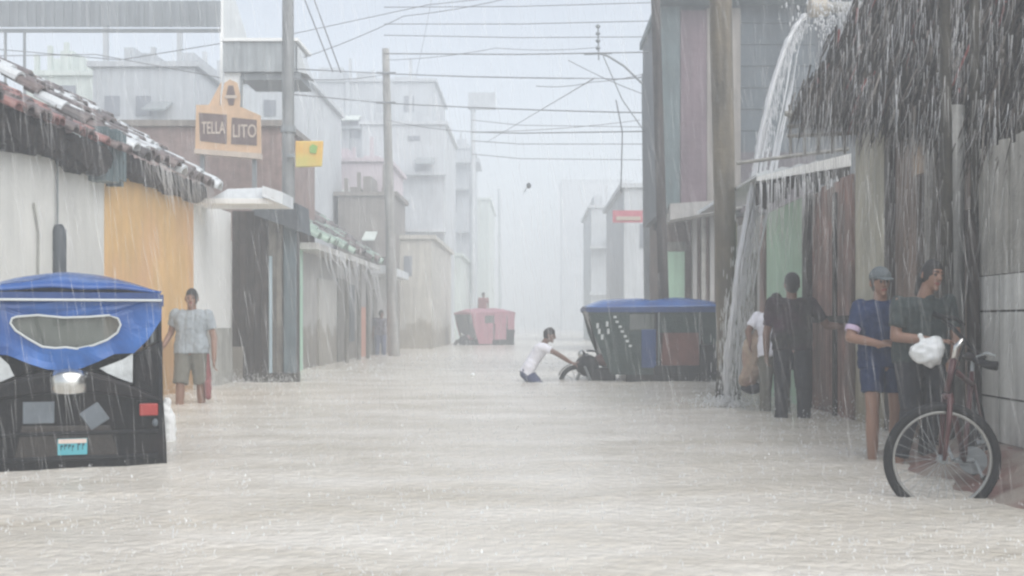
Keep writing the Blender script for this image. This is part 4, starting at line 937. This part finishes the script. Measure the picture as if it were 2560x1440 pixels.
    # clothes
    for kind, m_, frac in clothes:
        g = MB()
        if kind == 'shirt':
            torso(g, .016, .84); hl0, hr0 = sl.lerp(sr, .2).lerp(pl_, .86), sr.lerp(sl, .2).lerp(pr_, .86); g.capsule(nk-Vector((0, 0, .045)), .062*s, nk-Vector((0, 0, .015)), .058*s, c1=False)
            for side in 'lr':
                sh_, el, wr = J['s'+side], J['e'+side], J['w'+side]
                if frac <= 1: g.capsule(sh_, .068*s, sh_.lerp(el, frac), .064*s, c1=False)
                else: g.capsule(sh_, .068*s, el, .054*s); g.capsule(el, .054*s, el.lerp(wr, frac-1), .044*s, c1=False)
            d_ = (cen_p-cen_s).normalized()
            for q in (hl0, hr0, (hl0+hr0)/2): g.capsule(q, .118*s, q+d_*.10, .122*s, c1=False)
            link_mesh('shirt', remesh(g, vox, 3, .015, len(label)), [m_], t)
        elif kind in ('trousers', 'shorts'):
            g.capsule(pl_+(cen_s-cen_p).normalized()*.05, .104*s, pr_+(cen_s-cen_p).normalized()*.05, .104*s)
            for side in 'lr':
                hp_, kn, an = J['p'+side], J['k'+side], J['a'+side]
                if kind == 'shorts': g.capsule(hp_, .112*s, hp_.lerp(kn, frac), .094*s, c1=False)
                else: g.capsule(hp_, .112*s, kn, .080*s); g.capsule(kn, .076*s, kn.lerp(an, frac), .066*s, c1=False)
            link_mesh(kind, remesh(g, vox, 3, .011, len(label)+3), [m_], t)
        elif kind == 'cuff':
            for side in frac:
                sh_, el = J['s'+side], J['e'+side]
                c_ = MB(); c_.tube([sh_.lerp(el, .66), sh_.lerp(el, .80)], [.066*s, .062*s], 14, cap=True); c_.build('sleeve_cuff', m_, t, smooth=False, world=False)
    return t
def stand(h=1.68, lean=(0, 0), arms=None, step=(0, 0), w_=1.0):
    k = h/1.68; lx, ly = lean
    J = dict(pl=(-.085*w_, 0, .90*k), pr=(.085*w_, 0, .90*k), sl=(-.185*w_+lx, ly, 1.37*k), sr=(.185*w_+lx, ly, 1.37*k), neck=(lx, ly*1.1, 1.43*k), head=(lx*1.15, ly*1.25-.01, 1.565*k),
             kl=(-.10*w_, step[0]*.6-.02, .48*k), kr=(.10*w_, step[1]*.6-.02, .48*k), al=(-.10*w_, step[0], .07), ar=(.10*w_, step[1], .07),
             el=(-.235*w_+lx, ly+.02, 1.09*k), er=(.235*w_+lx, ly+.02, 1.09*k), wl=(-.25*w_+lx, ly-.05, .85*k), wr=(.25*w_+lx, ly-.05, .85*k), hl=(0, -.1, -1), hr=(0, -.1, -1))
    if arms: J.update(arms)
    return J
GZ = -.22
# man walking along the left wall
J = stand(1.71, (.0, .02), dict(el=(-.28, .06, 1.15), wl=(-.33, -.10, .98), hl=(-.05, -.6, -.5), er=(.285, .03, 1.08), wr=(.30, -.02, .80), hr=(0, -.1, -1)), (-.14, .10), 1.12)
lm = person('man in a light grey polo and long olive shorts wading beside the white shop wall', (-4.40, 15.5, -.24), J, (.12, -1, -.2), M_skin2, M_hair, [('shirt', M_shirtgrey, .62), ('shorts', M_olivecloth, .98)], 1.03)
g = MB(); g.capsule((.20, .02, .86), .03, (.215, .02, .42), .045, 10); g.capsule((.21, -.01, .50), .045, (.22, -.01, .33), .05, 10)
rt = bpy.data.objects.new('cloth_bag', remesh(g, .012, 2, .01)); C.objects.link(rt); rt.data.materials.append(M_redcloth); rt.location = lm.location
tag(rt, 'dull red cloth bag hanging beside the olive shorts of the wading man', 'bag')
# man pushing the crosswise mototaxi
J = dict(pl=(-.12, -.09, .40), pr=(-.12, .09, .40), sl=(.16, -.19, .86), sr=(.16, .19, .86), neck=(.21, 0, .93), head=(.285, -.01, 1.06), kl=(.18, -.14, .10), kr=(.14, .14, .08), al=(-.05, -.13, -.08), ar=(-.12, .13, -.08),
         el=(.41, -.20, .74), er=(.43, .18, .72), wl=(.65, -.14, .58), wr=(.66, .12, .58), hl=(.9, 0, -.25), hr=(.9, 0, -.25), toe=(1, 0, 0))
person('bent man in a white T-shirt pushing the crosswise mototaxi in waist deep water', (.02, 21.2, -.24), J, (1, -.15, -.3), M_skin, M_hair, [('shirt', M_whitecloth, .6), ('shorts', mat('slate_blue_cotton', (.07, .085, .16), .8, .15, 5, .3), .9)], 1.06)
# man in dark clothes seen from behind
J = stand(1.74, (.0, .02), dict(er=(.40, .05, 1.17), wr=(.60, -.02, 1.16), hr=(1, -.1, .1), el=(-.27, .05, 1.08), wl=(-.25, .16, .84), hl=(.1, .3, -.9)), (.05, -.08), 1.12)
person('man in dark plum shirt and black trousers seen from behind, reaching for the plank wall', (2.86, 13.2, -.16), J, (-.15, 1, .1), M_skin, M_hair, [('shirt', M_plum, .75), ('trousers', M_darkpant, .9)], 1.06)
# person in white, partly hidden
J = stand(1.55, (.0, .22), dict(el=(-.30, .06, 1.10), wl=(-.29, -.0, .98), hl=(0, .1, -.9), sl=(-.19, .10, 1.27), sr=(.19, .10, 1.27), neck=(.02, .14, 1.33), head=(.06, .22, 1.44)), (.08, -.10))
person('stooping person in a white T-shirt and grey trousers half hidden by the dark man', (2.85, 14.1, -.16), J, (.2, 1, -.4), M_skin, M_hair, [('shirt', M_whitecloth, .7), ('trousers', M_olivecloth, .9)], .95)
g = MB(); g.ell((0, 0, .40), (.13, .11, .24), nu=14, nv=10); g.capsule((0, 0, .58), .05, (.03, 0, .68), .03, 10); g.capsule((-.02, 0, .1), .11, (.02, 0, .2), .12)
sk = bpy.data.objects.new('sack', remesh(g, .012, 2, .02)); C.objects.link(sk); sk.data.materials.append(M_sack); sk.location = (2.565, 14.2, .27); sk.rotation_euler = (0, R(6), 0)
tag(sk, 'lumpy beige brown sack held low beside the stooping person in white', 'sack')
g = MB(); g.ell((0, 0, 0), (.125, .11, .075), nu=14, nv=8)
b_ = bpy.data.objects.new('tub', remesh(g, .014, 1, .01)); C.objects.link(b_); b_.data.materials.append(M_darkpant); b_.location = (2.60, 14.22, .27)
tag(b_, 'small dark bundle hanging under the beige brown sack', 'bundle'); b_.name = 'bundle'
# the pair by the bicycle
J = stand(1.56, (-.02, .02), dict(sl=(-.175, .02, 1.27), sr=(.15, .03, 1.27), el=(-.27, -.04, 1.03), wl=(-.06, -.20, .98), hl=(.9, -.1, .1), er=(.25, -.03, 1.03), wr=(.03, -.17, 1.00), hr=(-.9, -.1, 0)), (-.05, .05))
person('youth in a grey cap, navy shirt and shorts standing with folded arms behind the bicycle', (2.71, 9.25, -.10), J, (.10, -1, -.2), M_skin2, M_hair, [('shirt', M_bluecot, .66), ('cuff', M_lilac, 'l'), ('shorts', M_bluecot, .58)], .92, .008, 'short', M_greycap)
J = stand(1.58, (.06, .0), dict(pl=(-.07, .0, .86), pr=(.10, .0, .86), sl=(-.15, -.04, 1.27), sr=(.235, .04, 1.27), neck=(.06, -.01, 1.34), head=(.10, -.03, 1.475), el=(-.20, -.12, 1.02), wl=(.07, -.26, .99), hl=(1, -.05, .02), er=(.29, -.02, 1.0), wr=(.20, -.20, .86), hr=(-.4, -.5, -.3),
     kl=(-.10, -.16, .50), kr=(.10, -.05, .46), al=(-.17, -.10, .09), ar=(.06, .02, .09)))
wm = person('woman in charcoal top and black trousers, bare forearm across, holding a white bag', (2.88, 8.97, -.08), J, (.30, -1, -.05), M_skin2, M_hair, [('shirt', M_greycot, .72), ('trousers', M_darkpant, .88)], .96, .008, 'long')
g = MB(); g.ell((0, 0, 0), (.125, .09, .10), nu=16, nv=10); g.ell((.05, 0, .05), (.055, .05, .07), nu=12, nv=8); g.capsule((-.02, 0, .04), .045, (-.05, 0, .11), .02, 10)
pb = bpy.data.objects.new('plastic_bag', remesh(g, .007, 1, .034, 4)); C.objects.link(pb); pb.data.materials.append(M_plastic); pb.location = W(2318, 880, 8.62)
tag(pb, 'crumpled white plastic bag held in front of the woman in black trousers', 'bag')
# far figures
J = stand(1.62, (.02, .0))
person('faint figure in a striped grey top beside the mid street pole', (-4.86, 38.5, -.2), J, (.3, -1, 0), M_skin, M_hair, [('shirt', mat('grey_striped_cotton', (.18, .17, .20), .8, .5, 16), .7), ('trousers', M_greyblue, .9)], 1, .014)
J = stand(1.6, (.03, .0))
person('faintest figure standing up behind the red mototaxi', (-2.35, 57.2, .85), J, (.5, -1, 0), M_skin, M_hair, [('shirt', M_redcloth, .7), ('trousers', M_darkpant, .9)], 1, .016)

# ------------------------------------------------------------------ bicycle
bk = thing('bicycle', 'old red bicycle with its front wheel turned sideways leaning near the light grey post', 'bicycle', (2.46, 7.2, -.10))
def wheel(name, c, ax, rr=.325, tread=.026):
    c = Vector(c); ax = Vector(ax).normalized(); u = ax.orthogonal().normalized(); v = ax.cross(u)
    o = thing(name, None, None); del o
    pt = lambda a, r: c+(u*math.cos(a)+v*math.sin(a))*r
    g = MB(); n = 48; ring = [pt(2*math.pi*k/n, rr-tread) for k in range(n+1)]; g.tube(ring, tread, 10, cap=False)
    return g, pt, c, ax
def add_wheel(c, ax, nm):
    c = Vector(c); ax = Vector(ax).normalized(); u = ax.orthogonal().normalized(); v = ax.cross(u); pt = lambda a, r: c+(u*math.cos(a)+v*math.sin(a))*r
    n = 56; g = MB(); g.tube([pt(2*math.pi*k/n, .318) for k in range(n+1)], .027, 10, cap=False); wo = g.build(nm, M_rubber, bk, smooth=True)
    def sub(name, mb, m, sm=False):
        mb.shift(bk.location); o = mb.build(name, m, None, smooth=sm); o.parent = wo; return o
    g = MB(); g.tube([pt(2*math.pi*k/n, .285) for k in range(n+1)], .011, 8, cap=False); sub('rim', g, mat('dull_rim', (.30, .30, .29), .35, .2, 6, .1, metal=.6), True)
    g = MB()
    for k in range(28):
        a = 2*math.pi*k/28; g.tube([c+ax*(.025 if k % 2 else -.025)+pt(a+.5*(1 if k % 4 < 2 else -1), .02)-c, pt(a, .285)], .0016, 4)
    sub('spokes', g, M_steel)
    g = MB(); g.tube([c-ax*.05, c+ax*.05], .024, 12); sub('hub', g, M_steel, True)
    return wo
fa = Vector((.10, 1, .02)); fc = Vector((2.46, 7.2, .225)); add_wheel(fc, fa, 'front_wheel')
rc_ = Vector((3.02, 8.12, .23)); add_wheel(rc_, (1, -.50, .10), 'rear_wheel')
hd0, hd1 = Vector((2.50, 7.22, .63)), Vector((2.545, 7.24, .82))
g = MB()
for s in (-1, 1): g.tube([fc+fa.normalized()*.055*s, Vector((2.485, 7.21+.055*s, .45)), Vector((2.498, 7.215+.05*s, .60))], [.012, .016, .018], 10)
g.tube([Vector((2.498, 7.16, .60)), Vector((2.498, 7.27, .60))], .02, 10); g.build('fork', M_bikered, bk, smooth=True)
bb = Vector((2.78, 7.72, .16)); sc_ = Vector((2.90, 7.92, .64))
g = MB(); g.tube([hd0, hd1], .022, 12); g.tube([hd0+Vector((.01, .02, .03)), bb], .019, 10); g.tube([hd1-Vector((.01, 0, .05)), sc_], .017, 10); g.tube([bb, sc_+Vector((.012, .02, .08))], .017, 10)
for s in (-.05, .05): g.tube([bb+Vector((s*.6, 0, 0)), rc_+Vector((s, 0, 0))], .010, 8); g.tube([sc_+Vector((s*.4, 0, 0)), rc_+Vector((s, 0, 0))], .009, 8)
g.build('frame', M_bikered, bk, smooth=True)
g = MB(); g.tube([hd1, Vector((2.56, 7.245, .90)), Vector((2.60, 7.23, .945))], .016, 10); g.build('stem', M_chrome, bk, smooth=True)
hL, hR = Vector((2.545, 7.52, 1.095)), Vector((2.645, 6.98, .80))
g = MB(); g.tube([hL, Vector((2.59, 7.40, 1.02)), Vector((2.60, 7.23, .945)), Vector((2.63, 7.08, .86)), hR], .0135, 10); hb = g.build('handlebar', M_black, bk, smooth=True)
def subp(name, mb, m, par, sm=True): mb.shift(bk.location); o = mb.build(name, m, None, smooth=sm); o.parent = par
g = MB(); g.tube([hL+Vector((-.03, 0, .005)), hL+Vector((.02, -.04, -.02)), hL+Vector((.09, -.05, -.022)), hL+Vector((.145, -.05, -.065))], [.020, .019, .014, .010], 10); subp('grip', g, M_rubber, hb)
g = MB(); g.tube([hR+Vector((-.05, .06, .03)), hR+Vector((.01, 0, 0)), hR+Vector((.05, -.03, -.005))], [.02, .026, .028], 10); subp('grip', g, M_rubber, hb)
g = MB(); g.tube([hR+Vector((-.04, .05, .045)), hR+Vector((.0, .0, .07)), hR+Vector((.045, -.02, .05))], .008, 8); subp('brake_lever', g, M_steel, hb)
g = MB(); g.tube([Vector((2.60, 7.2, .95)), Vector((2.56, 7.12, .90)), Vector((2.53, 7.18, .75)), Vector((2.51, 7.2, .62))], .005, 6); subp('brake_cable', g, M_rubber, hb)
g = MB(); g.tube([sc_, sc_+Vector((.02, .03, .15))], .013, 8); g.build('seat_post', M_steel, bk)
g = MB(); g.ell(sc_+Vector((.04, .06, .18)), (.07, .13, .035), nu=14, nv=8); g.build('saddle', M_black, bk, smooth=True)
g = MB(); g.tube([bb+Vector((-.06, 0, 0)), bb+Vector((.06, 0, 0))], .018, 10); g.tube([bb+Vector((.055, 0, 0)), bb+Vector((.06, .008, 0))], .09, 20); g.tube([bb+Vector((.07, 0, 0)), bb+Vector((.075, -.12, -.10))], .012, 8); g.tube([bb+Vector((-.07, 0, 0)), bb+Vector((-.075, .12, .10))], .012, 8)
ck = g.build('crank', M_steel, bk)
for p in (bb+Vector((.075, -.12, -.10)), bb+Vector((-.075, .12, .10))):
    s_ = 1 if p.x > bb.x else -1; g = MB(); g.box(p.x, p.x+s_*.09, p.y-.04, p.y+.04, p.z-.012, p.z+.012) if s_ > 0 else g.box(p.x-.09, p.x, p.y-.04, p.y+.04, p.z-.012, p.z+.012); g.build('pedal', M_rubber, bk)

# ------------------------------------------------------------------ falling water
rg = random.Random(5)
sp_ = thing('drain_spout', 'pale stone drain spout pouring rainwater from the top right roof', 'spout', W(2050, 22, 15.2))
p = W(2046, 20, 15.2)
g = MB(); g.tube([p+Vector((-.12, -.02, -.01)), p+Vector((.12, 0, .01))], [.118, .112], 18); g.build('pipe', mat('pale_stone', (.42, .38, .32), .6, .2, 6, .4), sp_, smooth=False, bevel=.02)
g = MB(); g.tube([p+Vector((.12, 0, .01)), p+Vector((1.2, .2, .05))], .07, 12); g.build('gutter', M_concrete, sp_)
jet = [(2015, 36), (1988, 66), (1962, 118), (1942, 180), (1922, 250), (1904, 330), (1890, 410), (1876, 500), (1862, 580), (1848, 660), (1838, 740), (1829, 820), (1822, 900), (1818, 985)]
jp = [W(x, y, 15.2-.35*i/13) for i, (x, y) in enumerate(jet)]
def along(P, t):
    k = t*(len(P)-1); i = min(int(k), len(P)-2); return P[i].lerp(P[i+1], k-i)
g = MB()
def strandw(P, r0, r1, ph, amp, n=70, t0=0., t1=1., seg=7, off=Vector((0, 0, 0)), taper=True):
    Q = []; rr = []
    for k in range(n+1):
        u = k/n; t = t0+(t1-t0)*u; a = amp*(.15+t**1.3); q = along(P, t)+off
        Q.append(q+Vector((a*(noise.noise(Vector((t*3.5, ph*1.7, 0)))+.35*noise.noise(Vector((t*14, ph, 2)))), a*noise.noise(Vector((t*3.5, ph*1.3, 9))), 0)))
        w_ = min(1, u*6, (1-u)*6) if taper else 1
        rr.append(max(.0015, (r0+(r1-r0)*u)*w_*(1+.6*noise.noise(Vector((t*34, ph, 4))))))
    g.tube(Q, rr, seg)
strandw(jp, .034, .040, 1, .03, taper=False)
strandw(jp, .016, .03, 2, .05, t1=.8)
P2 = [q+Vector((.19*min(1, i/3.5), 0, -.05-.10*min(1, i/4))) for i, q in enumerate(jp)]
for k in range(9): strandw(P2, .004, .010, 10+k, .07, n=40, t0=rg.uniform(0, .3), t1=rg.uniform(.45, .8), seg=5, off=Vector((rg.gauss(0, .022), rg.gauss(0, .03), 0)))
for k in range(90):
    t0_ = rg.uniform(.34, .92); sp2 = .015+.055*t0_
    strandw(jp, rg.uniform(.004, .012), rg.uniform(.006, .018), 30+k, .05, n=16, t0=t0_, t1=min(1, t0_+rg.uniform(.06, .17)), seg=5, off=Vector((rg.gauss(.045, sp2), rg.gauss(0, sp2*.7), 0)))
for i in range(1900):
    t = rg.random()**.6; q = along(jp, t); sp2 = .015+.17*t**2
    q = q+Vector((rg.gauss(.07, .02+sp2*.6), rg.gauss(0, sp2*.6), rg.gauss(0, .05))); L = rg.uniform(.02, .08); r = rg.uniform(.002, .005)
    if q.z > .02: g.ell(q, (r, r, L), nu=5, nv=4)
tag(g.build('water_jet', M_fall, smooth=True), 'long white jet of rainwater arcing from the stone spout down past the timber pole', 'water jet')
g = MB()
for i in range(700):
    a = rg.uniform(0, 6.28); q = abs(rg.gauss(0, .28)); r = rg.uniform(.004, .012)
    g.ell((jp[-1].x+math.cos(a)*q, jp[-1].y+math.sin(a)*q, .01+abs(rg.gauss(0, .10))*(1-min(.9, q))), (r, r, r*1.6), nu=5, nv=4)
tag(g.build('splash', M_fall, smooth=True), 'white spray where the jet lands at the foot of the timber pole', 'splash', kind='stuff')
# rain striking the water: little crowns and specks
g = MB()
def speck(x, y, z, r, h):
    o = len(g.v); a0 = rg.uniform(0, 6)
    for k in range(3): g.v.append((x+math.cos(a0+2.1*k)*r, y+math.sin(a0+2.1*k)*r, z))
    g.v.append((x+rg.uniform(-r, r), y, z+h)); g.f += [(o, o+1, o+3), (o+1, o+2, o+3), (o+2, o, o+3)]; g.m += [0]*3
for i in range(9000):
    y = 4.5+34*rg.random()**1.4; x = rg.uniform(-.5, .46)*y-.0167*y
    if x < XL or x > WX: continue
    k = .55+y*.06
    if rg.random() < .25:
        for q in range(5): speck(x+rg.gauss(0, .012)*k, y+rg.gauss(0, .012), rg.uniform(0, .03), .003*k, rg.uniform(.006, .02)*k)
    else: speck(x, y, -.005, rg.uniform(.003, .008)*k, rg.uniform(.008, .028)*k)
for i in range(3200):                                 # heavier spray where runoff and rain hit the foot of the walls
    c = rg.random()
    if c < .45: x, y = XL+abs(rg.gauss(.12, .25)), rg.uniform(11, 20.8)
    elif c < .6: x, y = rg.uniform(-5.2, -4.1), 20.9-abs(rg.gauss(0, .2))
    else: x, y = WX-abs(rg.gauss(.2, .35)), rg.uniform(9.8, 20)
    r = rg.uniform(.003, .009); speck(x, y, abs(rg.gauss(0, .09)), r, r*rg.uniform(1, 3))
tag(g.build('rain_splash', M_fall), 'small white specks and crowns where the rain strikes the flood water', 'splash', kind='stuff')
# roof runoff: thin threads below the eaves
g = MB()
def thread(p, L, r, dx=0, dy=0, n=5, mi=0):
    g.tube([Vector(p)+Vector((dx*(k/n)**2, dy*(k/n)**2, -L*(k/n))) for k in range(n+1)], [r*(1.1-.7*k/n)*(1+.3*rg.uniform(-1, 1)) for k in range(n+1)], 4, mi)
for i in range(95):
    d = rg.uniform(15.2, 18.4)
    thread((XL+rg.uniform(.30, .42), d, 3.12+rg.uniform(-.05, .05)), rg.uniform(.15, .7), rg.uniform(.0022, .0042), rg.uniform(.02, .12), 0, 5, 1)
for i in range(500):
    p = W(rg.gauss(2110, 50), rg.gauss(40, 35), 13.0); r = rg.uniform(.004, .010); g.ell(p, (r, r, r*rg.uniform(1, 4)), nu=5, nv=4)
for i in range(60): thread((XB+.5, rg.uniform(26, 36), 2.75), rg.uniform(.3, 1.6), rg.uniform(.006, .014), rg.uniform(.05, .3))
for i in range(700):
    t = rg.random()*.9; e = edge_at(t); thread(e+Vector((rg.uniform(-.45, .02), rg.uniform(-.5, .1), rg.uniform(-1.6, 1.5))), rg.uniform(.10, .36), rg.uniform(.0012, .0024), rg.uniform(-.06, .02), 0, 3, 1)
for i in range(650):
    t = rg.random()*.9; e = edge_at(t); thread(e+up*rg.uniform(0, 2.2)+Vector((rg.uniform(-.28, -.10), rg.uniform(-.2, .1), rg.uniform(-.1, .1))), rg.uniform(.12, .5), rg.uniform(.0012, .0024), rg.uniform(-.08, .03), 0, 3)
for i in range(260):
    t = rg.random()*.85; thread(edge_at(t)+Vector((rg.uniform(-.08, .1), rg.uniform(-.1, .1), rg.uniform(-.1, .05))), rg.uniform(.3, 1.5), rg.uniform(.0012, .0028), rg.uniform(-.08, .08), 0, 4, 1)
for i in range(70): thread(W(rg.uniform(1900, 2125), 440, 14.25)+Vector((0, 0, rg.uniform(-.1, .1))), rg.uniform(.2, .9), rg.uniform(.002, .006), rg.uniform(-.05, .05), 0, 3)
tag(g.build('roof_runoff', [M_fall, mat_thread], smooth=True), 'thin threads of rainwater running off the eaves on both sides of the street', 'runoff', kind='stuff')

# rain: slender falling drops all through the air
rg = random.Random(11)
V, Fc = [], []
for i in range(13000):
    y = 5+70*rg.random()**1.4; x = rg.uniform(-.47, .45)*y-.0167*y; z = rg.uniform(.05, min(9.5, H+.29*y))
    L = rg.uniform(.10, .34); r = rg.uniform(.0007, .0014)*(1+y*.05); sx = L*rg.uniform(.02, .26); o = len(V)
    for k in range(3):
        a = 2.1*k; V.append((x+math.cos(a)*r, y+math.sin(a)*r, z))
    V += [(x+sx, y, z-L), (x-sx*.2, y, z+.25*L)]
    Fc += [(o, o+1, o+3), (o+1, o+2, o+3), (o+2, o, o+3), (o+1, o, o+4), (o+2, o+1, o+4), (o, o+2, o+4)]
me = bpy.data.meshes.new('rain'); me.from_pydata(V, [], Fc); me.materials.append(M_rain)
o = bpy.data.objects.new('rain', me); C.objects.link(o); tag(o, 'fine streaks of heavy rain falling all over the street', 'rain', kind='stuff')

# floating litter
g = MB(); g.tube([(0, 0, -.03), (0, 0, .04), (0, 0, .055)], [.035, .04, .02], 12)
o = g.build('floating_cup', M_plastic, None, smooth=True); o.location = W(1182, 938, 23.2); o.location.z = .015; o.rotation_euler = (R(60), R(20), 0)
tag(o, 'tiny white cup floating in the middle of the flooded street', 'cup')
g = MB(); g.ell((0, 0, .12), (.10, .08, .22), nu=14, nv=10); g.capsule((0, 0, .3), .05, (.02, 0, .38), .03)
o = bpy.data.objects.new('plastic_sack', remesh(g, .012, 1, .02)); C.objects.link(o); o.data.materials.append(M_plastic); o.location = (W(414, 1010, 10.6).x, 10.6, -.02)
tag(o, 'white plastic sack in the water just right of the large blue mototaxi', 'sack')

# ------------------------------------------------------------------ the rain haze
hz = MB().box(-158, 158, -12, 258, -2.0, 18.5).build('haze', bpy.data.materials.new('rain_haze'))
hm = hz.data.materials[0]; hm.use_nodes = True; t = hm.node_tree
for n in list(t.nodes):
    if n.type != 'OUTPUT_MATERIAL': t.nodes.remove(n)
pv = t.nodes.new('ShaderNodeVolumePrincipled'); pv.inputs['Color'].default_value = (.905, .945, .98, 1); pv.inputs['Density'].default_value = .0121; pv.inputs['Anisotropy'].default_value = .1
t.links.new(pv.outputs['Volume'], [n for n in t.nodes if n.type == 'OUTPUT_MATERIAL'][0].inputs['Volume'])
hz['kind'] = 'stuff'
